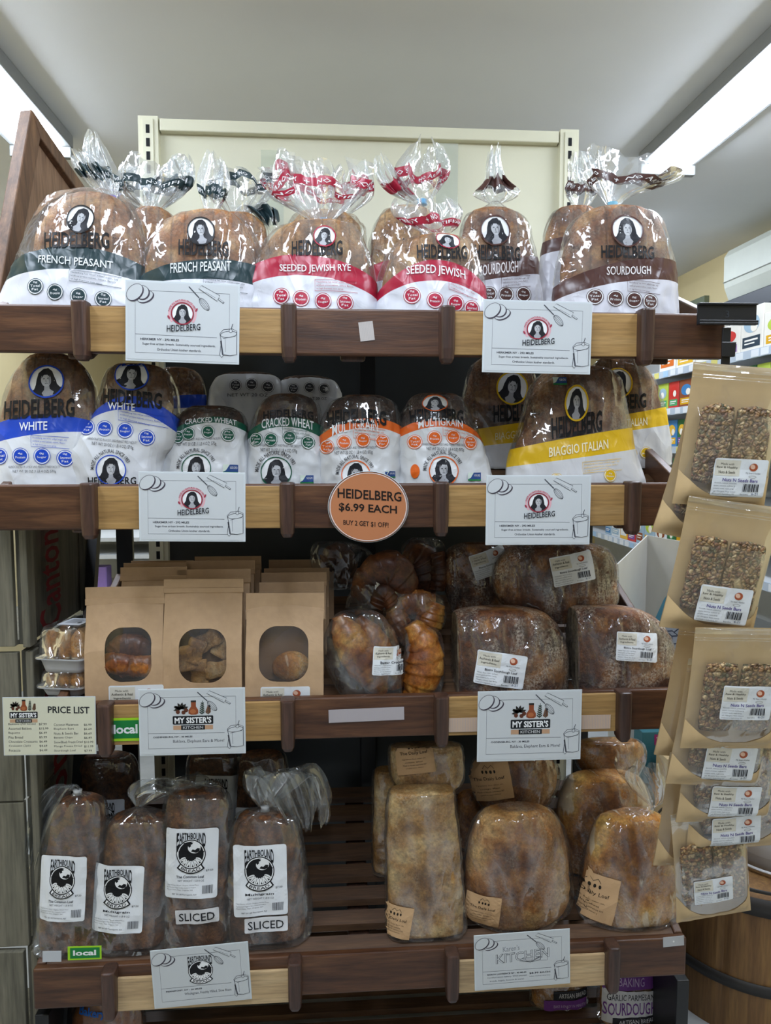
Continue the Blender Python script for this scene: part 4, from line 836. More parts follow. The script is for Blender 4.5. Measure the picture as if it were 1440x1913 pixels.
hb3('floured sourdough loaf lying on top of the two front sourdough loaves', [(1012, 1000, 1080), (1022, 955, 1125), (1050, 928, 1146), (1090, 922, 1150), (1130, 940, 1148), (1160, 985, 1100)], 1.76, [(ST('Bistro Sourdough Loaf'), 1070, 1063, 80, -10)], df=.42, ex=2.3, seed=33, lean=0, base=False, dz=.09, neck=None)
hb3('dark floured sourdough loaf behind the top sourdough loaf in shadow', [(1015, 860, 945), (1026, 838, 985), (1060, 826, 1005), (1100, 830, 1005), (1145, 845, 985)], 1.86, [(ST('Bistro Sourdough Loaf'), 915, 1052, 68, -18)], df=.4, seed=34, lean=0, base=False, dz=.07)

# ---- croissants
def croissant(mb, fr, path, rad, y=0.0, ridges=7, flatk=.85, seed=0, m=0):
    P = [np.array((*fr.l(px, py), abs(fr.l(px + r_, py)[0] - fr.l(px, py)[0]))) for (px, py), r_ in zip(path, rad)]
    N, n = 70, 28; G = []
    for i in range(N):
        t = i / (N - 1) * (len(P) - 1); c = cr(P, t); c2 = cr(P, min(t + .02, len(P) - 1)); c1 = cr(P, max(t - .02, 0))
        dx, dz = c2[0] - c1[0], c2[1] - c1[1]; l = math.hypot(dx, dz) or 1; nx, nz_ = -dz / l, dx / l
        s_ = i / (N - 1) * ridges; saw = abs((s_ - .5) - math.floor(s_)); row = []
        for j in range(n):
            g = 2 * math.pi * j / n; sk = (s_ + .25 * math.cos(g)) % 1.0; r_ = max(c[2], .002) * (1 + .10 * (sk - .5)) * (1 + .05 * noise.noise(Vector((i * .15, math.cos(g) * 1.5, math.sin(g) * 1.5 + seed))))
            row.append((c[0] + nx * r_ * math.cos(g), y + flatk * r_ * math.sin(g), c[1] + nz_ * r_ * math.cos(g)))
        G.append(row)
    mb.grid(G, m)
def croissant_bag(label, Y, pieces, filmrows, st=(), dark=False, lean=4, dz=0.0, df=.4, seed=0, gm=None, haze=None, py=None):
    ym = max(p[1] for pc in pieces for p in pc[0]) if py is None else py; cx = np.mean([p[0] for pc in pieces for p in pc[0]])
    fr = Fr(base_loc(cx, ym, Y, 3, dz), lean); e = fr.empty('bagged_croissants', label, 'pastry', 'croissants in clear bags')
    for k, (path, rad, yy) in enumerate(pieces):
        b = MB(); croissant(b, fr, path, rad, yy, seed=seed + k); b.build('croissant', C_CHOC if dark else C_CROI, e, True)
    if filmrows:
        G, d = body(filmrows, fr, df, 2.5, n=70, ns=50, base=False, amp=.006, freq=22, seed=seed); b = MB(); b.grid(G); b.build('plastic_bag', F_CLEAR if not haze else F_GREY, e, True, band=True); bv = bvh_of(G)
        for s_ in st:
            q = placed(s_[0], *s_[1:5]); q.mesh('paper_label', proj(bv, fr, s_[1], s_[2], -d), e, sub=9, base=.002)
    return e
bst = sister_sticker('Butter Croissants')
croissant_bag('bag of two golden croissants standing in front beside the brown paper bags', 1.62, [([(632, 1150), (648, 1185), (675, 1230), (700, 1268), (716, 1296)], [12, 30, 36, 28, 10], -.0), ([(668, 1158), (692, 1190), (716, 1230), (735, 1265), (742, 1292)], [10, 24, 27, 22, 12], .03)],
              [(1140, 650, 690), (1150, 625, 715), (1185, 608, 738), (1230, 606, 748), (1275, 622, 755), (1303, 640, 752)], [(bst, 735, 1236, 78, 4)], seed=2, df=.5)
croissant_bag('single golden croissant end between the front croissant bag and the cut sourdough', 1.64, [([(768, 1165), (790, 1200), (792, 1245), (778, 1285), (762, 1303)], [14, 30, 36, 30, 14], 0)], [(1172, 770, 810), (1190, 757, 824), (1240, 752, 829), (1300, 755, 822)], seed=5)
croissant_bag('croissant pair in shade resting above the single golden croissant', 1.74, [([(735, 1130), (745, 1165), (762, 1200)], [14, 22, 12], 0), ([(815, 1125), (800, 1160), (782, 1198)], [16, 26, 12], -.01), ([(740, 1138), (775, 1125), (812, 1130)], [18, 24, 18], .01)], [(1108, 740, 815), (1125, 722, 828), (1165, 720, 830), (1205, 745, 800)], dz=.05, seed=8)
croissant_bag('dark brown croissants in a bag with upturned label and flat sealed film edge', 1.76, [([(668, 1120), (690, 1085), (725, 1068), (752, 1092), (762, 1122)], [16, 32, 40, 32, 14], 0), ([(700, 1130), (715, 1108), (730, 1128)], [14, 20, 14], -.03)],
              [(1046, 695, 740), (1056, 678, 758), (1085, 662, 766), (1115, 652, 774), (1136, 648, 778)], [(sister_sticker('Choc Croissants'), 722, 1076, 56, -83)], dark=True, dz=.10, seed=11)
croissant_bag('dark croissants at the back of the shelf beside the shadowed sourdough', 1.88, [([(755, 1030), (780, 1045), (790, 1080), (785, 1115)], [22, 36, 36, 20], 0), ([(812, 1030), (818, 1065), (812, 1100)], [14, 20, 14], -.03)], [(1004, 770, 815), (1018, 752, 830), (1060, 745, 832), (1105, 755, 828)], dark=True, dz=.06, seed=14, py=1120)
croissant_bag('dim croissant half hidden at the back behind the last brown paper bags', 1.90, [([(608, 1055), (630, 1040), (645, 1062), (642, 1090)], [18, 26, 24, 14], 0)], [(1012, 590, 650), (1030, 580, 690), (1060, 580, 700), (1100, 590, 690)], dark=True, dz=.06, seed=17, py=1100, haze=1)

# ---- brown paper bags with windows
M_KR = plain('kraft_paper', 'bf9f7c', .7, tex=.05, scale=60); M_KRI = plain('kraft_inside', '8a6a4a', .8, tex=.05)
M_WIN = film('window_film', .008, (.97, .97, .97, 1), 4, 12)
def paper_bag(label, x0, x1, y0, y1, Y, fold, win=None, full=True, lean=3, roll=0, pastry=None, st=None):
    cx = (x0 + x1) / 2; fr = Fr(base_loc(cx, y1, Y, 3, .014), lean, 0, roll); e = fr.empty('paper_bag', label, 'bakery bag', 'brown paper bakery bags')
    h = fr.l(cx, y0)[1]; wd = fr.l(x1, (y0 + y1) / 2)[0] - fr.l(x0, (y0 + y1) / 2)[0]; dd = .062; yb = lambda z: -dd / 2 * max(.05, min(1, (h - z) / (h * .55)))
    def Lp(px, py):
        x, z = fr.l(px, py, -dd / 2); return x, z
    # front panel
    n = 1.0; outer = [(-wd / 2, 0), (wd / 2, 0), (wd / 2 * .99, h * .5), (wd / 2 * .985, h), (-wd / 2 * .985, h), (-wd / 2 * .99, h * .5)]
    a = Art()
    if win:
        wx, wz = Lp(win[0], win[1]); wx2, _ = Lp(win[0] + win[2], win[1]); _, wz2 = Lp(win[0], win[1] - win[3]); hw, hh = wx2 - wx, wz2 - wz; hole = rrect(wx, wz, hw, hh, hw * .72, 8); a.poly(outer, 'x', 0, [hole])
    else: a.poly(outer, 'x', 0)
    v, t = split_long(a.e[0][2], a.e[0][3], .018)
    def front(x, z, o=0): return (x, yb(z) - .006 * math.sin(min(1, max(0, z / h)) * math.pi) * math.cos(x / wd * math.pi) + .0015 * noise.noise(Vector((x * 30, z * 30, cx))) - o, z)
    b = MB(); b.add([front(*p) for p in v], t); b.build('front_panel', M_KR, e, False)
    b = MB(); b.add([(x, dd / 2 * max(.05, min(1, (h - z) / (h * .55))), z) for x, z in ((-wd / 2, 0), (wd / 2, 0), (wd / 2, h * .45), (wd / 2, h), (-wd / 2, h), (-wd / 2, h * .45))], [(0, 1, 2, 5), (5, 2, 3, 4)]); b.build('back_panel', M_KR, e)
    b = MB()
    for s_ in (-1, 1):
        zs = np.linspace(0, h, 9); b.add([(s_ * wd / 2 * (.985 if k else .985 - .10 * (z / h) ** .5), 0 if k == 0 else k * -yb(z), z) for z in zs for k in (-1, 0, 1)], [(i * 3 + j, i * 3 + j + 1, i * 3 + j + 4, i * 3 + j + 3) for i in range(8) for j in range(2)])
    b.add([(-wd / 2, -dd / 2, .0005), (wd / 2, -dd / 2, .0005), (wd / 2, dd / 2, .0005), (-wd / 2, dd / 2, .0005)], [(0, 1, 2, 3)]); b.build('gusset', M_KR, e)
    fh = h - fr.l(cx, y0 + fold)[1]; b = MB(); b.box(-wd / 2 - .001, wd / 2 + .001, yb(h) - .007, yb(h) - .0045, h - fh, h + .0015); b.box(-wd / 2 - .0015, wd / 2 + .0015, yb(h) - .0085, yb(h) - .0072, h - fh, h - fh * .62); b.build('folded_top', M_KR, e, bevel=.0008)
    if win:
        b = MB(); q = Art(); q.poly(rrect(wx, wz, hw + .003, hh + .003, hw * .72, 8), 'x'); v, t = split_long(q.e[0][2], q.e[0][3], .015); b.add([front(x, z, -.0012) for x, z in v], t); b.build('window_film', M_WIN, e, True)
        b = MB(); b.box(wx - hw * 1.15, wx + hw * 1.15, .012, .014, max(.004, wz - hh * 1.1), wz + hh * 1.1); b.build('inner_liner', M_KRI, e)
        if pastry:
            pastry(e, fr, dd)
    if st:
        x_, z_ = Lp(st[1], st[2]); s_ = (Lp(st[1] + 10, st[2])[0] - x_) / 10
        q = placed(st[0], 0, 0, st[3], st[4]); q.mesh('paper_label', lambda u, v, off: front(x_ + u * s_, max(.0005, z_ - v * s_), .0006 + off), e, sub=12)
    return e
def ear(e, fr, dd):
    for k, (cx, cy, r0, yy) in enumerate(((245, 1212, 38, -.008), (226, 1244, 36, -.016), (262, 1248, 36, -.014))):
        b = MB(); croissant(b, fr, [(cx - r0, cy + 6), (cx - r0 * .4, cy - 8), (cx + r0 * .4, cy - 6), (cx + r0, cy + 8)], [12, 21, 22, 13], yy, seed=k, ridges=4); b.build('pastry', C_CHOC if k == 0 else C_CROI, e, True)
def chips(e, fr, dd):
    rnd = random.Random(3)
    for k, (cx, cy, ro) in enumerate(((348, 1228, 100), (366, 1215, 70), (390, 1195, 30), (408, 1250, 8), (372, 1255, 95), (418, 1205, 60))):
        x, z = fr.l(cx, cy); b = MB(); c, s_ = math.cos(R(ro)), math.sin(R(ro)); G = []
        for i in range(10):
            G.append([]); u = (i / 9 - .5) * .056
            for j in range(14):
                g = 2 * math.pi * j / 14; p = (u, .0035 * math.sin(g), .019 * math.cos(g) * (1 + .1 * math.sin(i))); G[-1].append((x + p[0] * c - p[2] * s_, -.012 + k * .002 + p[1] + .004 * math.sin(i * .7), z + p[0] * s_ + p[2] * c))
        b.grid(G); b.build('pastry', C_TALL, e, True)
def bun(e, fr, dd):
    x, z = fr.l(545, 1244); b = MB(); G = []
    for i in range(18):
        t = math.pi * i / 17; G.append([(x + .043 * math.sin(t) * math.cos(g), -.008 + .021 * math.sin(t) * math.sin(g), z + .033 * math.cos(t) * (1 + .06 * math.sin(3 * g))) for g in np.linspace(0, 2 * math.pi, 26, endpoint=False)])
    b.grid(G); b.build('pastry', C_DGOLD, e, True)
mk = sister_sticker('Elephant Ears')
paper_bag('brown paper bag with dark curled pastries in its window', 168, 313, 1096, 1312, 1.62, 32, (240, 1223, 43, 50), pastry=ear, st=(mk, 255, 1313, 102, 1), roll=-.6)
paper_bag('tallest brown paper bag with pale crispbread slices in its window', 310, 456, 1082, 1312, 1.62, 24, (379, 1225, 44, 50), pastry=chips, roll=.3)
paper_bag('brown paper bag with a round golden bun in its window', 461, 605, 1108, 1312, 1.62, 48, (530, 1222, 46, 51), pastry=bun, st=(sister_sticker('Focaccia'), 533, 1313, 92, 0), roll=.6)
ORD = ('directly behind', 'two places behind', 'three places behind', 'four places behind')
for nm, xs in (('bag of dark curled pastries', ((230, 352, 1060), (236, 360, 1052), (250, 365, 1048))), ('tall bag of pale crispbread', ((335, 470, 1064), (352, 478, 1048), (368, 490, 1040))), ('bag with the round bun', ((487, 606, 1088), (491, 611, 1070), (496, 616, 1062), (505, 625, 1046)))):
    for k, (x0, x1, y0) in enumerate(xs): paper_bag('plain brown paper bag ' + ORD[k] + ' the ' + nm, x0, x1, y0, 1280 - k * 14, 1.695 + k * .068, 24, lean=4)

# ---- pastry boxes at the shelf end
M_TRAY = plain('white_tray', 'c9ccd4', .4, tex=.02)
def clamshell(label, x0, x1, yt, ym, yb_, Y, z0=None, labelled=False, py=1300):
    p0, p1 = at(x0, ym, Y), at(x1, ym, Y); cx = (p0.x + p1.x) / 2; hw = (p1.x - p0.x) / 2; zb = at(x0, yb_, Y).z; zm = at(x0, ym, Y).z; zt = at(x0, yt, Y).z; hd = .062
    e = tag(link('pastry_box', None), label, 'pastry box', 'clear lidded pastry boxes'); e.location = (cx, Y + hd, zb); e.rotation_euler = (0, 0, R(-12))
    sec = lambda k, z, j: [(hw * k * math.copysign(abs(math.cos(t)) ** .3, math.cos(t)), hd * k * math.copysign(abs(math.sin(t)) ** .3, math.sin(t)), z) for t in np.linspace(0, 2 * math.pi, 44, endpoint=False)]
    H1 = zm - zb; H2 = zt - zb
    b = MB(); b.grid([sec(k, z, 0) for k, z in ((.72, 0), (.76, H1 * .3), (.84, H1 * .92), (.98, H1), (.98, H1 + .002), (.82, H1 + .001), (.72, .004))], caps=True); b.build('tray', M_TRAY, e, True)
    b = MB(); b.grid([sec(k, z, 0) for k, z in ((1.0, H1 + .0025), (.98, H1 + .006), (.88, H1 + .008), (.84, H2 * .75 + H1 * .25), (.74, H2), (.02, H2 + .002))]); b.build('clear_lid', F_CLEAR, e, True, band=True)
    rnd = random.Random(int(x0 + yt))
    for k in range(6):
        cx_, cy_ = (k % 3 - 1) * hw * .5, (k // 3 - .5) * hd * .8; b = MB(); G = []; r_ = hw * .30; hz = (H2 - H1) * .55
        for i in range(14):
            t = math.pi * i / 13; G.append([])
            for g in np.linspace(0, 2 * math.pi, 22, endpoint=False):
                nn = 1 + .16 * noise.noise(Vector((math.cos(g) * 3 + k, math.sin(g) * 3, t * 3))); G[-1].append((cx_ + r_ * math.sin(t) * math.cos(g) * nn, cy_ + r_ * .9 * math.sin(t) * math.sin(g) * nn, H1 * .75 + hz * .8 + hz * math.cos(t) * nn))
        b.grid(G); b.build('pastry', C_DGOLD, e, True)
    if labelled:
        a = Art(); a.rect(-44, -30, 44, 30, 'c9ccd2', 0, 3)
        for i in range(7): a.line([(-30, -18 + i * 5), (-30 + 40 + (i * 17) % 20, -18 + i * 5)], 1.4, '5a5c62', 1)
        a.ell(24, 8, 7, 7, '3a3b3c', 1); a.mesh('paper_label', lambda u, v, off: (u * .0006 + .008, v * -.0011 + .004, H2 + .003 + off), e)
    return e
zc = 0
clamshell('clear lidded box of golden baklava, topmost with paper label, above the price list', 62, 172, 1178, 1236, 1262, 1.60, labelled=True)
clamshell('clear lidded box of baklava, lower of the two by the crate', 66, 168, 1258, 1290, 1306, 1.605)
clamshell('clear lidded pastry box pushed far back in shadow beside the brown paper bags', 150, 215, 1140, 1178, 1200, 1.80)
clamshell('lower clear lidded pastry box pushed far back under another box', 150, 215, 1203, 1232, 1252, 1.80)

# ---- lowest shelf: dark loaves in grey bags
GE = 'dark rye loaves in bags with globe labels'; ES = earth_sticker
def eb(label, rows, Y, st, neck, tails, **k): return bagged('bagged_loaf', label, 'bread', GE, rows, Y, 4, C_EARTH, F_GREY, stickers=st, neck=neck, tails=tails, sc=1.06, loaf_sc=.9, ex=2.9, df=.5, amp=.005, freq=18, **k)
eb('dark loaf with a globe label and white tied film, first beside the painted crate', [(1488, 130, 175), (1500, 108, 195), (1540, 90, 200), (1620, 80, 196), (1728, 70, 190)], 1.66, [(ES('The Common Loaf'), 117, 1660, 86, 3, 1.08 * .86 / 1)], (145, 1478), [dict(axis=[(145, 1478, 8), (118, 1468, 18), (90, 1500, 26), (70, 1560, 20), (58, 1640, 10)], pa=.3)], seed=41, lean=4, tie=(145, 1480, 8, 'cfd2d6'))
eb('dark multigrain loaf with a globe label, tied film spreading over its neighbour', [(1522, 225, 300), (1532, 205, 318), (1570, 192, 325), (1640, 184, 322), (1740, 172, 318)], 1.64, [(ES('Multigrain'), 220, 1680, 96, 3)], (263, 1505), [dict(axis=[(263, 1505, 9), (285, 1480, 38), (325, 1462, 52), (365, 1470, 46), (375, 1510, 24)], pa=.3)], seed=42, lean=4)
eb('sliced dark loaf with a globe label, third from the painted crate', [(1478, 330, 405), (1490, 312, 425), (1540, 306, 432), (1640, 306, 434), (1735, 308, 434)], 1.66, [(ES('The Common Loaf'), 358, 1612, 97, 2, 1.0), (sliced_sticker(), 368, 1711, 80, -2)], None, [], seed=43, lean=4)
eb('sliced multigrain dark loaf with a globe label, last before the empty slats', [(1520, 455, 530), (1532, 438, 550), (1570, 425, 562), (1640, 418, 572), (1735, 415, 578)], 1.64, [(ES('Multigrain'), 486, 1646, 100, -1, 1.0), (sliced_sticker(), 497, 1727, 80, -1)], (495, 1508), [dict(axis=[(495, 1508, 10), (505, 1470, 40), (530, 1440, 55), (560, 1500, 50), (572, 1555, 24)], pa=.3)], seed=44, lean=4, tie=(495, 1510, 8, 'c4c7cb'))
eb('dark loaf in shadow behind the first two globe labelled loaves', [(1412, 160, 235), (1425, 145, 250), (1480, 140, 255), (1600, 140, 255)], 1.84, [(ES('The Common Loaf'), 195, 1540, 72, 2)], None, [], seed=45, lean=4)
eb('dark loaf in shadow behind the sliced loaf third from the crate', [(1405, 365, 430), (1416, 352, 444), (1480, 350, 448), (1600, 350, 448)], 1.84, [(ES('The Common Loaf'), 402, 1500, 78, 4)], None, [], seed=46, lean=4)
eb('dark loaf in shadow behind the last sliced multigrain loaf', [(1408, 460, 520), (1420, 444, 535), (1480, 440, 540), (1600, 440, 540)], 1.82, [(ES('Multigrain'), 482, 1560, 80, -2)], None, [], seed=47, lean=4)

# ---- lowest shelf: golden loaves with kraft labels
GD = 'golden loaves in clear bags with kraft labels'; KS = kraft_sticker
def db(label, rows, Y, cm, st, neck=None, tails=(), **k): return bagged('bagged_loaf', label, 'bread', GD, rows, Y, 4, cm, F_CLEAR, stickers=st, neck=neck, tails=tails, sc=1.04, loaf_sc=.97, amp=.004, freq=22, **k)
db('tall square golden loaf standing on end in front', [(1478, 735, 840), (1484, 726, 848), (1540, 722, 852), (1620, 722, 860), (1700, 724, 866), (1738, 726, 868)], 1.64, C_TALL, [(KS(), 738, 1722, 62, 10)], ex=3.6, df=.42, seed=51, lean=4, dpow=.4)
db('tall square loaf hidden behind the tall square golden loaf in front', [(1440, 705, 790), (1450, 698, 800), (1540, 696, 805), (1640, 700, 810)], 1.78, C_TALL, [], ex=3.4, df=.4, seed=52, lean=4)
db('flat golden loaf lying on top of the tall square golden loaf', [(1392, 735, 850), (1398, 728, 862), (1430, 728, 865), (1462, 735, 862), (1482, 752, 845)], 1.70, C_TALL, [(KS(), 775, 1412, 70, -6)], ex=3, df=.5, seed=53, lean=10, base=False, dz=.15)
db('round bubbly golden loaf in front beside the tall square loaf', [(1512, 925, 1010), (1522, 898, 1030), (1555, 880, 1050), (1610, 868, 1062), (1660, 866, 1065), (1700, 872, 1060), (1718, 885, 1045)], 1.645, C_DAILY, [(KS(), 905, 1706, 60, 6)], neck=(950, 1500), seed=54, lean=4, df=.45)
db('golden loaf with a kraft label lying above the round bubbly loaf', [(1412, 905, 1010), (1422, 885, 1032), (1460, 880, 1042), (1500, 895, 1025), (1520, 915, 1005)], 1.76, C_DAILY, [(KS(), 918, 1462, 75, -9)], seed=55, lean=10, df=.45, base=False, dz=.10)
db('dark gap loaf behind the round bubbly golden loaf', [(1480, 865, 900), (1495, 855, 920), (1540, 855, 925), (1640, 858, 925)], 1.83, C_DAILY, [], seed=59, lean=4)
db('golden loaf with pale flour patch behind the big front loaf in tied film', [(1448, 1085, 1170), (1458, 1060, 1195), (1500, 1042, 1212), (1550, 1036, 1215), (1640, 1045, 1215)], 1.78, C_DGOLD, [], seed=56, lean=4, df=.45)
db('big golden loaf in tied clear film with kraft label beside hanging pouches', [(1520, 1150, 1215), (1532, 1120, 1238), (1565, 1103, 1252), (1620, 1090, 1262), (1680, 1082, 1268), (1715, 1080, 1268)], 1.65, C_DGOLD, [(KS(), 1109, 1682, 88, 12)], (1222, 1505), [dict(axis=[(1222, 1505, 8), (1226, 1488, 26), (1222, 1465, 42), (1215, 1440, 48), (1212, 1415, 40)], pa=.3)], seed=57, lean=4, df=.45)
db('golden loaf high at the back under the third shelf board', [(1385, 1085, 1190), (1395, 1078, 1200), (1425, 1078, 1202), (1450, 1090, 1190)], 1.86, C_DGOLD, [], seed=58, lean=5, base=False, dz=.13)

# ------------------------------------------------------------------ label holder, clip strip and hanging pouches
fr = Fr(at(1358, 587, 1.472), 0, 0, -.4); e = fr.empty('sign_holder', 'empty black plastic label holder clipped to the end of the top shelf', 'sign holder')
wx = fr.l(1413, 587)[0] - fr.l(1303, 587)[0]; hz = fr.l(1358, 566)[1] - fr.l(1358, 607)[1]
b = MB(); b.box(-wx / 2, wx / 2, 0, .003, -hz / 2, hz / 2); b.build('holder_plate', M_BLACKP, e)
b = MB(); b.box(-wx / 2, wx / 2, -.006, .0, hz / 2 - .004, hz / 2); b.box(-wx / 2, wx / 2, -.009, .0, -hz / 2, -hz / 2 + .004); b.box(-wx / 2, wx / 2, -.009, -.0075, -hz / 2 + .0041, -hz / 2 + .009); b.build('holder_lip', M_BLACKP, e, bevel=.001)
b = MB(); b.box(-.02, .0, .0035, .025, -.012, .012); b.build('shelf_clip', M_BLACKP, e)
a = Art(); a.text('3', -5, -9, 5, 9, '3a3d42', 1); a.mesh('embossed_mark', lambda u, v, off: (u * .0008, -off, -v * .0008), e)
top = at(1357, 612, 1.474); bot = at(1357, 1560, 1.474)
e = tag(link('clip_strip', None), 'black plastic clip strip hanging from the label holder with pouches on it', 'clip strip'); e.location = top
b = MB(); b.box(-.009, .009, -.002, .002, bot.z - top.z, 0); b.build('strip', M_BLACKP, e, bevel=.001)
for py in (640, 800, 960, 1180, 1260, 1330, 1390, 1510):
    z = at(1357, py, 1.474).z - top.z; b = MB(); b.hexa([(-.014, -.012, z - .03), (.014, -.012, z - .03), (.016, -.012, z), (-.016, -.012, z), (-.010, -.003, z - .03), (.010, -.003, z - .03), (.012, -.003, z), (-.012, -.003, z)]); b.build('clip', M_BLACKP, e, bevel=.0015)

def seedbar(name):
    m, nt, bs = newmat(name); v = coords(nt); vo = nd(nt, 'ShaderNodeTexVoronoi'); vo.inputs['Scale'].default_value = 150; vo.inputs['Randomness'].default_value = 1.0; dn = nd(nt, 'ShaderNodeTexNoise', i_Scale=90.0); nt.links.new(v, dn.inputs['Vector']); vv = nd(nt, 'ShaderNodeVectorMath', operation='MULTIPLY_ADD'); nt.links.new(dn.outputs['Color'], vv.inputs[0]); vv.inputs[1].default_value = (.012, .012, .012); nt.links.new(v, vv.inputs[2]); nt.links.new(vv.outputs[0], vo.inputs['Vector'])
    sp = nd(nt, 'ShaderNodeSeparateColor'); nt.links.new(vo.outputs['Color'], sp.inputs[0])
    c = ramp(nt, sp.outputs[0], [(0, '6b4c33'), (.2, '94734f'), (.36, 'b8935f'), (.5, 'a0855f'), (.64, '74704f'), (.72, '8a5a42'), (.84, 'b08c60'), (.94, 'cdb387')])
    dk = ramp(nt, vo.outputs['Distance'], [(.25, 1.0), (.75, .35)]); nt.links.new(mix(nt, 1.0, c, dk, 'MULTIPLY'), bs.inputs['Base Color'])
    inv = mathn(nt, 'SUBTRACT', 1.0, vo.outputs['Distance']); nt.links.new(bump(nt, inv, .9, .006), bs.inputs['Normal']); bs.inputs['Roughness'].default_value = .55; return m
M_SEED = seedbar('seed_bar'); M_POUCH = film('pouch_film', .01, (.98, .98, .97, 1), 4, 11, .5, .05); M_KPOUCH = plain('kraft_pouch', 'c6aa7e', .45, tex=.04, scale=40)
NS = lambda: sister_sticker('Nuts N Seeds Bars', '53448a', ('Raw & Healthy', 'Nuts & Seeds'), ('Almonds, walnuts, pistachios,', 'pecans, coconuts, sunflower &', 'pumpkin seeds, maple syrup,', 'salt. Allergens: Nuts, sesame', 'Produced in Ogdensburg, NY'))
def pouch(label, cx, yt, yb_, wpx, Y, rot, lab=None, bars=True, lean=-7, barbox=None):
    cy = (yt + yb_) / 2; fr = Fr(at(cx, cy, Y), lean, 0, rot); e = fr.empty('snack_pouch', label, 'snack pouch', 'seed bar pouches on the clip strip')
    k = fr.l(cx + 10, cy)[0] / 10; W = wpx * k / 2; H = (yb_ - yt) * k / 2; D = .0175
    def fy(x, z):  # front film
        u, v = x / W, (z + H) / (2 * H); bx = min(1, max(0, (1 - abs(u)) / .22)); bx = bx * bx * (3 - 2 * bx) * (.94 + .06 * math.cos(u * 3)); bz = min(1, max(0, v / .12)) * min(1, max(0, (.84 - v) / .3)); bz = bz * bz * (3 - 2 * bz)
        return -.0015 - D * 1.25 * bx * bz - .002 * noise.noise(Vector((x * 45 + cx, z * 45, 1))) * bx
    xs, zs = np.linspace(-W, W, 25), np.linspace(-H, H, 33); edge = lambda x, z: (x * (1 - .035 * math.sin(max(0, min(1, (z + H) / (2 * H))) * math.pi)), z)
    b = MB(); b.grid([[(edge(x, z)[0], .0006 + .003 * math.cos(x / W * 1.57), z) for x in xs] for z in zs], wrap=False); b.build('kraft_back', M_KPOUCH, e, True)
    b = MB(); b.grid([[(edge(x, z)[0], fy(x, z), z) for x in xs] for z in zs], wrap=False); b.build('clear_front', M_POUCH, e, True, band=True)
    # kraft gusset panel at the foot: a curved edge dipping in the middle
    cu = lambda x: -H + H * (.16 + .34 * abs(x / W) ** 2.2)
    b = MB(); b.grid([[(edge(x, -H + (cu(x) + H) * t)[0], fy(x, -H + (cu(x) + H) * t) - .0008, -H + (cu(x) + H) * t) for x in xs] for t in np.linspace(0, 1, 8)], wrap=False); b.build('kraft_foot', M_KPOUCH, e, True)
    b = MB()
    for zz in (H * .80, H * .84): b.tube([(x, fy(x, zz) - .0006, zz) for x in np.linspace(-W, W, 9)], .0009, 6)
    b.box(-W, W, -.0016, -.0012, H * .90, H * .995); b.build('zip_seal', M_POUCH, e, True)
    if bars:
        bb = barbox or ((-.72, -.03), (.03, .78)); z0, z1 = -H * .68, H * .46
        for q, (u0, u1) in enumerate(bb):
            b = MB(); G = []; x0, x1 = u0 * W, u1 * W; hw, hh, hd = (x1 - x0) / 2, (z1 - z0) / 2, .0052
            for i in range(40):
                g = 2 * math.pi * i / 40; G.append([])
            G = []
            for i in range(30):
                t = -1 + 2 * i / 29; s_ = (1 - abs(t) ** 9) ** .12 if abs(t) < 1 else 0.0; row = []
                for j in range(40):
                    g = 2 * math.pi * j / 40; c, s2 = math.cos(g), math.sin(g); x = hw * math.copysign(abs(c) ** .25, c) * max(s_, .05); y = hd * math.copysign(abs(s2) ** .35, s2) * max(s_, .05)
                    n_ = noise.noise(Vector((x * 160 + q * 9 + cx, y * 160, t * hh * 160))) * .0022 + noise.noise(Vector((x * 60, t * hh * 60, cx + q))) * .002
                    row.append(((x0 + x1) / 2 + x + n_ * c, -.0092 + y + n_ * s2 * .6, (z0 + z1) / 2 + t * hh + n_))
                G.append(row)
            b.grid(G); b.build('seed_bar', M_SEED, e, True)
    if lab:
        lx, lz = fr.l(lab[0], lab[1], -D); s_ = lab[2] * k / 100; q = placed(NS(), 0, 0, 100, lab[3] - rot)
        q.mesh('paper_label', lambda u, v, off: (lx + u * s_, fy(lx + u * s_, lz - v * s_) - .0008 - off, lz - v * s_), e, sub=10)
    return e
pouch('topmost hanging kraft backed pouch of seed bars, nearest the black clip', 1362, 690, 944, 176, 1.385, 4, (1378, 892, 101, 3))
pouch('second hanging pouch, only its lower left corner and label showing under the topmost pouch', 1336, 762, 1014, 176, 1.415, 12, (1337, 975, 100, 12), barbox=((-.7, -.1), (0, .6)))
pouch('hanging pouch with two seed bars, third from the top', 1346, 938, 1184, 180, 1.40, 8, (1349, 1129, 100, 8))
pouch('hanging pouch with big clear front and two tall seed bars, fourth from the top', 1372, 1172, 1402, 176, 1.385, 2, (1392, 1311, 94, 3))
pouch('hanging pouch fifth from the top, mostly behind the one with tall seed bars', 1352, 1232, 1474, 178, 1.418, 5, (1360, 1424, 96, 5), barbox=((-.66, -.06), (.0, .6)))
pouch('hanging pouch sixth from the top, only label and kraft foot showing', 1364, 1300, 1541, 178, 1.440, 1, (1370, 1496, 92, 3))
pouch('hanging pouch seventh from the top, only its kraft foot showing', 1374, 1356, 1593, 176, 1.458, -3, (1372, 1551, 90, -4))
pouch('lowest hanging pouch of seed bars, tilted in front of the barrel', 1328, 1500, 1725, 142, 1.478, -8, (1330, 1660, 72, -8), barbox=((-.85, -.05), (0, .8)))
pouch('hanging pouch turned behind the others with its kraft edge towards the sourdough', 1300, 1160, 1420, 110, 1.50, 6, None, False)
pouch('hanging pouch showing only a kraft edge beside the tied golden loaf', 1290, 1400, 1625, 110, 1.52, 3, None, False)

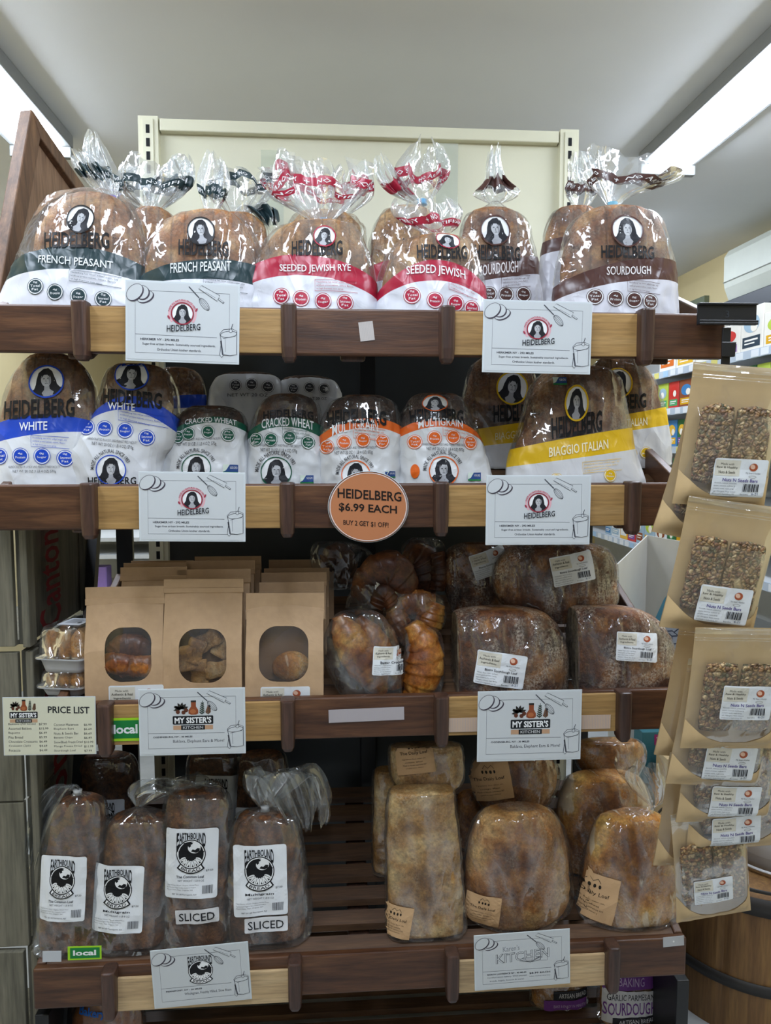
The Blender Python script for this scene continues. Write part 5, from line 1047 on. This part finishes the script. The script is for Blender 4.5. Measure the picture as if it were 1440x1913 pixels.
# ------------------------------------------------------------------ framed board on the top shelf and painted crates at the end
M_FRAME = wood('frame_wood', '46301f', '684a33', '866244', 'z', .6); M_BOARD = wood('board_panel', '6e533f', '8a6b52', '9a7a60', 'z', .7, .6); M_CRATE = wood('crate_wood', '57554a', '6f6c5e', '858070', 'z', .8, .6)
Pb, Pt, Qt, Qb = at(-6, 575, 1.60), at(60, 204, 1.78), at(175, 372, 2.04), at(110, 575, 1.96)
ex_ = (Qt - Pt).normalized(); ez_ = (Pt - Pb).normalized(); en_ = ex_.cross(ez_).normalized(); fw = .045; th = .03
e = tag(link('framed_board', None), 'dark brown framed wooden board leaning at the end of the top shelf', 'board'); e.location = Pb
if en_.x < 0: en_ = -en_
def bar(p, q, r_, s_): # quad face corner points given, extruded back by thickness
    bk = -en_ * th; return [x - Pb for x in (p, q, r_, s_)] + [x + bk - Pb for x in (p, q, r_, s_)]
def inset(P, u, v): return P + u + v
i0, i1, i2, i3 = Pb + ex_ * fw + ez_ * fw, Pt + ex_ * fw - ez_ * fw * .8, Qt - ex_ * fw - ez_ * fw * .8, Qb - ex_ * fw + ez_ * fw
for q in ((Pb, i0, i1, Pt), (Pt, i1, i2, Qt), (Qb, Qt, i2, i3), (Pb, Qb, i3, i0)):
    b = MB(); b.hexa(bar(*q)); b.build('frame_rail', M_FRAME, e, bevel=.003)
b = MB(); b.hexa([x - Pb - en_ * .016 for x in (i0, i3, i2, i1)] + [x - Pb - en_ * .024 for x in (i0, i3, i2, i1)]); b.build('panel', M_BOARD, e)
a = Art(); a.line([(0, 0), (8, -14), (16, -18), (20, -8), (10, 4), (0, 0)], 1, '3a2a20', 0); a.line([(10, -10), (22, -22), (34, -24), (60, 10)], 1, '3a2a20', 0); a.line([(-6, 8), (6, 14), (16, 10), (24, 18)], 1, '3a2a20', 0)
pc = i0.lerp(i2, .52) - Pb; a.mesh('scribble', lambda u, v, off: pc + ex_ * (u - 20) * .0016 - ez_ * v * .0016 - en_ * (.0155 - off), e)

M_RED = ink('6e1f22', .8)
XC = at(46, 1300, 1.62).x
def crate(label, ytop, ybot, Y0, Y1, word, text=True, rot=0, dx=0.0):
    x1 = XC + dx; zt = at(48, ytop, Y0).z; zb = max(.0, at(48, ybot, Y0).z); e = tag(link('wooden_crate', None), label, 'crate', 'old painted wooden crates'); e.location = (x1, Y0, zb); e.rotation_euler = (0, 0, R(rot)); H = zt - zb; D = Y1 - Y0
    n = 1 if H < .4 else 2
    for i in range(n):
        b = MB(); b.box(-.016, 0, .021, D - .021, i * H / n + .002, (i + 1) * H / n - .002); b.build('side_slat', M_CRATE, e, bevel=.002)
        b = MB(); b.box(-.40, -.0165, .002, .018, i * H / n + .002, (i + 1) * H / n - .002); b.build('front_slat', M_CRATE, e, bevel=.002)
    for y0 in (.0, D - .04): b = MB(); b.box(.0005, .016, y0, y0 + .04, 0, H); b.build('corner_batten', M_CRATE, e, bevel=.002)
    b = MB(); b.box(-.40, -.017, .022, D - .022, .002, .012); b.build('bottom_board', M_CRATE, e)
    if text:
        v, t = textmesh(word, .015); hz = H * .86; wy = min(D * .34, .13); mb = MB(); mb.add([(.0172, .0 + .055 + (1 - p[1]) * wy, H * .06 + p[0] * hz) for p in v], t); mb.build('painted_lettering', M_RED, e)
    return e
crate('upper old crate with red painted lettering beside the pastry boxes', 985, 1210, 1.62, 2.03, 'Canton')
crate('middle old crate with red painted lettering beside the first globe labelled loaf', 1218, 1770, 1.63, 2.03, 'Canton NY', rot=1)
crate('lowest old crate in shadow at the floor beside the base shelf', 1778, 2600, 1.62, 2.03, 'Canton', False, rot=-2, dx=-.01)
# ------------------------------------------------------------------ barrel, tub and cartons to the side
M_BAR = wood('barrel_oak', '5c3f22', '7d5a33', '93703f', 'z', .6, .6); M_IRON = plain('barrel_iron', '2b2724', .55, tex=.1)
pl_ = at(1279, 1900, 1.86); rb = .27; bx, by = pl_.x + rb - .045, 1.93; zt = at(1420, 1640, 1.69).z - .058
e = tag(link('barrel', None), 'oak barrel with dark iron hoops standing under the hanging pouches', 'barrel'); e.location = (bx, by, 0)
pr = lambda z: rb * (1.0 - .035 * ((z - .22) / .3) ** 2)
b = MB(); n = 96; b.grid([[((pr(z) - (.0025 if j % 6 == 0 else 0)) * math.cos(2 * math.pi * j / n), (pr(z) - (.0025 if j % 6 == 0 else 0)) * math.sin(2 * math.pi * j / n), z) for j in range(n)] for z in np.linspace(0, zt, 16)]); b.build('staves', M_BAR, e)
for z, hh in ((zt - .045, .045), (.40, .008), (.13, .03)):
    b = MB(); b.grid([[((pr(z + k * hh) + o) * math.cos(t), (pr(z + k * hh) + o) * math.sin(t), z + k * hh) for t in np.linspace(0, 2 * math.pi, 72, endpoint=False)] for k, o in ((0, .0006), (0, .004), (1, .004), (1, .0006))], caps=False); b.build('hoop', M_IRON, e, True)
e = tag(link('white_tub', None), 'round white plastic tub sitting on the barrel', 'tub'); e.location = (bx + .06, by - .02, zt + .001)
b = MB(); b.grid([[(r_ * math.cos(t), r_ * math.sin(t), z) for t in np.linspace(0, 2 * math.pi, 56, endpoint=False)] for r_, z in ((.15, 0), (.165, .1), (.165, .105), (.16, .105), (.155, .02))]); b.build('tub_body', plain('white_plastic', 'd5d8dc', .4, tex=.02), e, True)
b = MB(); b.grid([[((.17 + .004 * math.cos(q)) * math.cos(t), (.17 + .004 * math.cos(q)) * math.sin(t), .012 + .004 * math.sin(q)) for t in np.linspace(0, 2 * math.pi, 48, endpoint=False)] for q in np.linspace(0, 2 * math.pi, 9)], caps=False); b.build('rim', plain('white_plastic', 'd5d8dc', .4), e, True)
# white display carton
M_CART = plain('white_card', 'cfccc4', .7, tex=.02)
Yc = 2.78; pA = at(1208, 1000, Yc); pL = at(1140, 1100, 1.95); z0 = 0.002
e = tag(link('display_carton', None), 'open white cardboard display carton with a blue swirl behind the hanging pouches', 'carton'); e.location = (pA.x, Yc, 0)
hz = pA.z; cw = .42; cdp = .30; zl = at(1150, 1075, Yc - cdp).z
Rp = Vector((at(1330, 1030, 2.42).x - pA.x, 2.42 - Yc, 0)); Lp = Vector((at(1143, 1065, 2.48).x - pA.x, 2.48 - Yc, 0)); zl = at(1143, 1062, 2.48).z
def wallp(P, z1, z2, nm):
    n_ = Vector((-P.y, P.x, 0)).normalized() * .004; b = MB(); b.hexa([Vector((0, 0, .002)), P + Vector((0, 0, .002)), P + Vector((0, 0, z2)), Vector((0, 0, z1)), n_ + Vector((0, 0, .002)), P + n_ + Vector((0, 0, .002)), P + n_ + Vector((0, 0, z2)), n_ + Vector((0, 0, z1))]); b.build(nm, M_CART, e)
wallp(Rp, hz, hz, 'back_panel'); wallp(Lp, hz, zl, 'side_panel')
un = Rp.normalized(); nf = Vector((un.y, -un.x, 0))
def onw(px, py):   # point on the carton wall seen at a photo position -> (along, height)
    o_ = CAMLOC - e.location; d_ = ray(px, py); t_ = -o_.dot(nf) / d_.dot(nf); q_ = o_ + d_ * t_; return q_.dot(un), q_.z
a = Art(); P = [onw(*p) for p in ((1212, 1185), (1222, 1160), (1240, 1120), (1262, 1090), (1285, 1070), (1320, 1060), (1320, 1380), (1212, 1380))]; a.poly(P, '5fa3bf', 0)
c0 = onw(1252, 1188); q = abs(onw(1280, 1188)[0] - c0[0]) / 28; qz = abs(onw(1252, 1216)[1] - c0[1]) / 28
fz = lambda x, y: (c0[0] + x * q, c0[1] - y * qz); a.poly([fz(29 * math.cos(g), 29 * math.sin(g)) for g in np.linspace(0, 6.28, 30, endpoint=False)], 'c3c8d8', 1)
cub = [(-8, -6), (4, -11), (16, -6), (16, 8), (4, 14), (-8, 8)]
for pl in (cub + cub[:1], [(-8, -6), (4, -1), (16, -6)], [(4, -1), (4, 14)], [(8, -10), (20, -24)]): a.line([fz(*p) for p in pl], 1.5 * q, '4a4f68', 2)
a.mesh('printing', lambda u, v, off: un * u + nf * off + Vector((0, 0, v)), e, base=.001)
# teal box with magenta corner, brown carton beside
def carton(name, label, cat, x0, x1, y0, y1, Y, dp, mat_, art=None, rot=0):
    p, q = at(x0, y0, Y), at(x1, y1, Y); z0 = max(0, q.z); e = tag(link(name, None), label, cat); e.location = ((p.x + q.x) / 2, Y, z0); e.rotation_euler = (0, 0, R(rot)); hw = (q.x - p.x) / 2
    b = MB(); b.box(-hw, hw, 0, dp, 0, p.z - z0); b.build('carton_body', mat_, e, bevel=.002)
    if art:
        mx = e.location.x; art.mesh('printing', lambda u, v, off: (at(u, v, Y).x - mx, -off, at(u, v, Y).z - z0), e, base=.0008)
    return e
a = Art(); a.rect(1222, 1372, 1262, 1392, '8e2a63', 0); a.text('TASTE', 1226, 1377, 1260, 1387, 'dfd5da', 1, bold=.03); a.text('SNACK', 1226, 1420, 1258, 1432, '9fc7c9', 1)
carton('snack_box', 'teal box with a magenta corner flash between golden loaves and pouches', 'box', 1200, 1275, 1368, 2300, 2.34, .07, plain('teal_card', '2d6773', .6, tex=.05), a)
carton('brown_carton', 'brown cardboard carton behind the lower hanging pouches', 'carton', 1246, 1330, 1418, 2300, 2.23, .08, M_KPOUCH, rot=0)

# ------------------------------------------------------------------ under the lowest fronted shelf
fr = Fr(at(200, 1960, 1.66), 10); fr = Fr(Vector((fr.M.translation.x, 1.69, .044)), 3); e = fr.empty('bagged_bun_loaf', 'round bagged bun loaf with blue lettering on the base shelf', 'bread')
rows = [(1852, 180, 225), (1862, 155, 248), (1890, 135, 266), (1940, 128, 272), (2000, 135, 268)]
G, d = body(rows, fr, .5, 2.2, sc=.93, floor=.25); b = MB(); b.grid(G); b.build('loaf', C_BUN, e, True)
G, d = body(rows, fr, .5, 2.2, n=80, ns=60, sc=1.02, amp=.004, freq=26, seed=61, floor=.25); b = MB(); b.grid(G); b.build('plastic_bag', F_CLEAR, e, True, band=True); bv = bvh_of(G)
a = Art(); a.text('Bakery', 145, 1890, 195, 1907, '1f62b8', 2, rise=-6, bold=.03); a.mesh('printing', proj(bv, fr, 170, 1898, -d), e, sub=9, base=.0015)
def purple(label, rows, cx, Y, art, seed, loaf=True):
    p = at(cx, 1913, Y); fr = Fr(Vector((p.x, Y, .026 + (Y - 1.6) * .2)), 3); e = fr.empty('baking_bag', label, 'bread', 'purple printed bread bags')
    G, d = body(rows, fr, .45, 2.6, n=80, ns=60, amp=.004, freq=22, seed=seed, floor=.25); bv = bvh_of(G)
    L_, d2 = body(rows, fr, .43, 2.6, sc=.92, floor=.25); b = MB(); b.grid(L_); b.build('loaf', C_DGOLD, e, True)
    b = MB(); b.grid(G); b.build('plastic_bag', F_CLEAR, e, True, band=True)
    art.mesh('printing', proj(bv, fr, cx, 1860, -d), e, sub=9, base=.0012)
a = Art(); a.rect(1118, 1775, 1222, 1850, '6b3a80', 1); a.poly([(1116, 1848), (1224, 1855), (1226, 1908), (1115, 1912)], 'c9c7c8', 2)
a.ell(1178, 1792, 9, 7, 'b89a4a', 3)
for i in range(9): g = R(180 + i * 22.5); a.line([(1178 + 11 * math.cos(g), 1792 + 8 * math.sin(g)), (1178 + 22 * math.cos(g), 1792 + 17 * math.sin(g))], 3, '8a7440', 3)
a.text('ESSENTIAL', 1132, 1805, 1209, 1822, 'b9a3c2', 3, rise=-4); a.text('BAKING', 1156, 1827, 1203, 1843, 'b9a3c2', 3, rise=-3); a.text('GARLIC PARMESAN', 1136, 1858, 1222, 1870, '2c2b30', 4, rise=-4); a.text('SOURDOUGH', 1130, 1874, 1226, 1897, '6b3a80', 4, rise=-3, bold=.01); a.rect(1145, 1901, 1226, 1914, '26262a', 3); a.text('ARTISAN BREAD', 1156, 1905, 1224, 1912, 'c9c7c8', 4)
purple('purple and white printed bread bag standing beside the barrel', [(1772, 1140, 1205), (1785, 1125, 1218), (1840, 1118, 1225), (1920, 1114, 1228), (2000, 1112, 1230)], 1171, 1.74, a, 62)
a = Art(); a.rect(1000, 1800, 1096, 1845, 'b9b7ba', 1); a.text('GARLIC PARMESAN', 1004, 1806, 1094, 1818, '26262a', 2); a.text('SOURDOUGH', 1002, 1824, 1096, 1842, '6b3a80', 2, bold=.01); a.rect(1034, 1852, 1098, 1868, '26262a', 2); a.text('ARTISAN BREAD', 1044, 1856, 1096, 1864, 'c9c7c8', 3); a.rect(1017, 1869, 1097, 1892, '6b3a80', 1); a.text('BAKE & ENJOY IN MINUTES', 1034, 1877, 1096, 1884, 'b9a3c2', 3)
a.ell(1062, 1912, 11, 9, 'd5d3d0', 1); a.ring(1062, 1912, 9, 7, 1, '2c2b30', 2); a.ell(1086, 1911, 7, 7, 'd5d3d0', 1)
purple('purple and white printed bread bag half behind the outlined lettering card', [(1770, 1010, 1075), (1785, 998, 1090), (1840, 990, 1097), (1920, 985, 1100), (2000, 984, 1102)], 1043, 1.80, a, 63)

# ------------------------------------------------------------------ far side: wall shelving with groceries, air conditioner
XS = 1.78; M_SHW = plain('white_shelf', 'c9ccce', .5, tex=.03); M_RAIL = ink('b9c4d0')
g = tag(link('grocery_shelving', None), 'white wall shelving full of groceries on the far aisle wall', 'shelving unit'); y0, y1 = 2.55, 6.2; g.location = (XS, y0, 0); L_ = y1 - y0
zs = [at(1250, 1040, 3.8).z * 0 + z for z in (.30, .62, .97, 1.27, 1.53, 1.73, 1.93)]
b = MB(); b.box(XR - XS - .03, XR - XS - .005, 0, L_, 0, 2.2); b.build('back_panel', M_SHW, g)
for z in zs:
    b = MB(); b.box(.0, XR - XS - .031, 0, L_, z - .02, z); b.build('shelf_board', M_SHW, g)
    b = MB(); b.box(-.012, -.0005, 0, L_, z - .034, z + .002); rnd = random.Random(int(z * 100)); o_ = []
    y = .03
    while y < L_ - .1:
        b.box(-.0135, -.0122, y, y + .055, z - .031, z - .001, rnd.choice((1, 1, 2, 3))); y += rnd.uniform(.07, .12)
    b.build('price_rail', [M_RAIL, ink('e2e6ea'), ink('d9cf7a'), ink('a9c9e6')], g)
rnd = random.Random(12); PC = ['d7a21a', 'c9342e', 'e8e4da', '2f6b3d', '3f7fb8', 'e2b23a', '8d4a2a', 'dfe3e6', '4fa36a', '7a4f9a', 'd06a2a', '2c3d4a', '9fb8c9', 'b5c94a']
KND = ['box', 'packet', 'carton']; SHN = {0: 'bottom', 1: 'low', 2: 'knee high', 3: 'waist high', 4: 'chest high', 5: 'eye level', 6: 'top'}
CN = {'d7a21a': 'golden yellow', 'c9342e': 'red', 'e8e4da': 'cream', '2f6b3d': 'dark green', '3f7fb8': 'blue', 'e2b23a': 'amber', '8d4a2a': 'brown', 'dfe3e6': 'white', '4fa36a': 'mint green', '7a4f9a': 'purple', 'd06a2a': 'orange', '2c3d4a': 'navy', '9fb8c9': 'pale blue', 'b5c94a': 'lime'}
CAM = CAMLOC; GROUPS = {}
def project(p):
    d = p - CAMLOC; z = d.dot(_f); return IW / 2 + FPX * d.dot(_r) / z, IH / 2 - FPX * d.dot(_u) / z
def visible_window(x, y):
    return (1215 < x < 1300 and 640 < y < 900) or (1285 < x < 1470 and 540 < y < 720) or (1125 < x < 1300 and 955 < y < 1075)
for si, z in enumerate(zs):
    y = .04; zn = zs[si + 1] - .05 if si + 1 < len(zs) else z + .26; kk = 0
    while y < L_ - .25:
        wd = rnd.uniform(.09, .17) if si < 6 else rnd.uniform(.16, .22); h = min(zn - z - .01, rnd.uniform(.13, .24)); c = rnd.choice(PC) if si < 6 else 'e8e4da'; c2 = rnd.choice(PC); kk += 1
        px, py = project(Vector((XS, y0 + y + wd / 2, z + h / 2)))
        if visible_window(px, py):
            c0_ = plain('pack_' + c, c, .5, tex=.03); key = (CN[c], CN[c2], si); GROUPS[key] = GROUPS.get(key, 0) + 1
            nth = '' if GROUPS[key] == 1 else ', pack %d from aisle end' % kk
            nm = 'grocery_box' if si in (1, 3, 6) else 'grocery_packet'
            e = tag(link(nm, None), '%s grocery %s with %s panel on %s far wall shelf%s' % (CN[c], nm.split('_')[1], CN[c2], SHN[si], nth), 'grocery pack', 'groceries on the far wall shelving'); e.location = (XS + .012, y0 + y, z + .0005)
            b = MB(); b.box(0, .07, 0, wd - .008, 0, h); b.build('pack', c0_, e, bevel=.004)
            a = Art(); W_ = wd - .008; a.ell(W_ * .5, h * .38, W_ * .36, h * .2, c2, 0); a.rect(W_ * .1, h * .66, W_ * .9, h * .9, rnd.choice(PC), 0); a.ell(W_ * rnd.uniform(.35, .65), h * .45, W_ * .16, h * .12, 'efe9dc', 1); a.rect(W_ * .2, h * .72, W_ * .8, h * .76, 'f0ece4', 1); a.rect(W_ * .2, h * .8, W_ * .66, h * .83, 'f0ece4', 1)
            a.mesh('printing', lambda u, v, off: (-off, W_ - u, h - v), e, base=.0006)
        y += wd
M_AC = plain('ac_white', 'd5dad0', .4, tex=.02); pa_ = atX(1352, 480, XR - .22); pbz = atX(1352, 545, XR - .22)
e = tag(link('air_conditioner', None), 'white wall mounted air conditioner high on the beige wall', 'air conditioner'); ya = pa_.y; e.location = (XR - .002, ya - 1.0, pbz.z - .085); Hh = .30
prof = [(0, 0), (-.12, .0), (-.19, .04), (-.215, .10), (-.22, .13), (-.222, .26), (-.20, .295), (0, .30)]
b = MB(); b.grid([[(x * k, y, .15 + (z - .15) * k) for x, z in prof] for y, k in ((0, .97), (.012, 1), (.988, 1), (1.0, .97))], caps=True); b.build('housing', M_AC, e)
b = MB(); b.box(-.2235, -.2222, .01, .99, .128, .132); b.build('panel_seam', ink('7d8078'), e)
b = MB(); b.hexa([(-.12, .06, -.004), (-.19, .06, .034), (-.192, .06, .036), (-.122, .06, -.006), (-.12, .94, -.004), (-.19, .94, .034), (-.192, .94, .036), (-.122, .94, -.006)]); b.build('air_flap', M_AC, e)
p = atX(1345, 560, XR - .25); e = tag(link('dark_canopy', None), 'long dark canopy bar above the far wall shelving below the air conditioner', 'canopy'); e.location = (XR - .001, y0, p.z - .10)
b = MB(); b.box(-.26, -.003, 0, p.y - y0 + .9, 0, .06); b.box(-.275, -.2605, 0, p.y - y0 + .9, -.012, .07); b.build('canopy_bar', plain('navy_metal', '2b313b', .45), e, bevel=.004)
pq = atX(1322, 552, XR - .01); pr_ = atX(1277, 566, XR - .01)
e = tag(link('picture_frame', None), 'muted green framed picture on the beige wall beyond the air conditioner', 'picture'); e.location = (XR - .001, pq.y, pq.z - .5)
wd = 1.0; b = MB(); b.box(-.02, 0, .045, wd - .045, .045, .455); b.build('picture', plain('sage_print', '8f9c84', .7), e)
b = MB()
for q in ((0, wd, .455, .5), (0, wd, 0, .045), (0, .0449, .0451, .4549), (wd - .0449, wd, .0451, .4549)): b.box(-.03, 0, q[0], q[1], q[2], q[3])
b.build('frame', plain('sage_frame', '76806a', .6), e)
# far left glimpse behind the crates
for i, (x0, x1, y0_, y1_, c, lb) in enumerate(((150, 200, 1060, 1105, '8a6fb0', 'purple packet on a distant shelf glimpsed between crate and paper bags'), (158, 205, 1108, 1160, 'b0527a', 'pink packet on a distant shelf glimpsed between crate and paper bags'))):
    p, q = at(x0, y0_, 3.4), at(x1, y1_, 3.4); e = tag(link('grocery_packet', None), lb, 'grocery pack', 'distant packets past the crates'); e.location = (p.x, 3.4, q.z); b = MB(); b.box(0, q.x - p.x, 0, .08, 0, p.z - q.z); b.build('pack', plain('pack_' + c, c, .5), e, bevel=.005)
    a = Art(); a.rect(6, 8, 26, 20, 'd5cbdc', 0); a.mesh('printing', lambda u, v, off: (u * .003, -off, (p.z - q.z) * (1 - v / 45)), e)
p = at(150, 1052, 3.38); q = at(260, 1108, 3.38); zz = at(160, 1160, 3.4).z
e = tag(link('white_shelving', None), 'white metal store shelving glimpsed far behind the crates', 'shelving unit'); e.location = (p.x - .15, 3.36, 0)
for z in (zz - .001, at(160, 1104, 3.4).z - .001 - .0, at(160, 1035, 3.4).z, at(160, 1003, 3.4).z):
    b = MB(); b.box(0, .75, 0, .4, z - .018, z - .0005); b.build('shelf_board', M_SHW, e)
b = MB(); b.box(0, .75, .401, .42, 0, 1.5); b.build('back_panel', M_SHW, e)
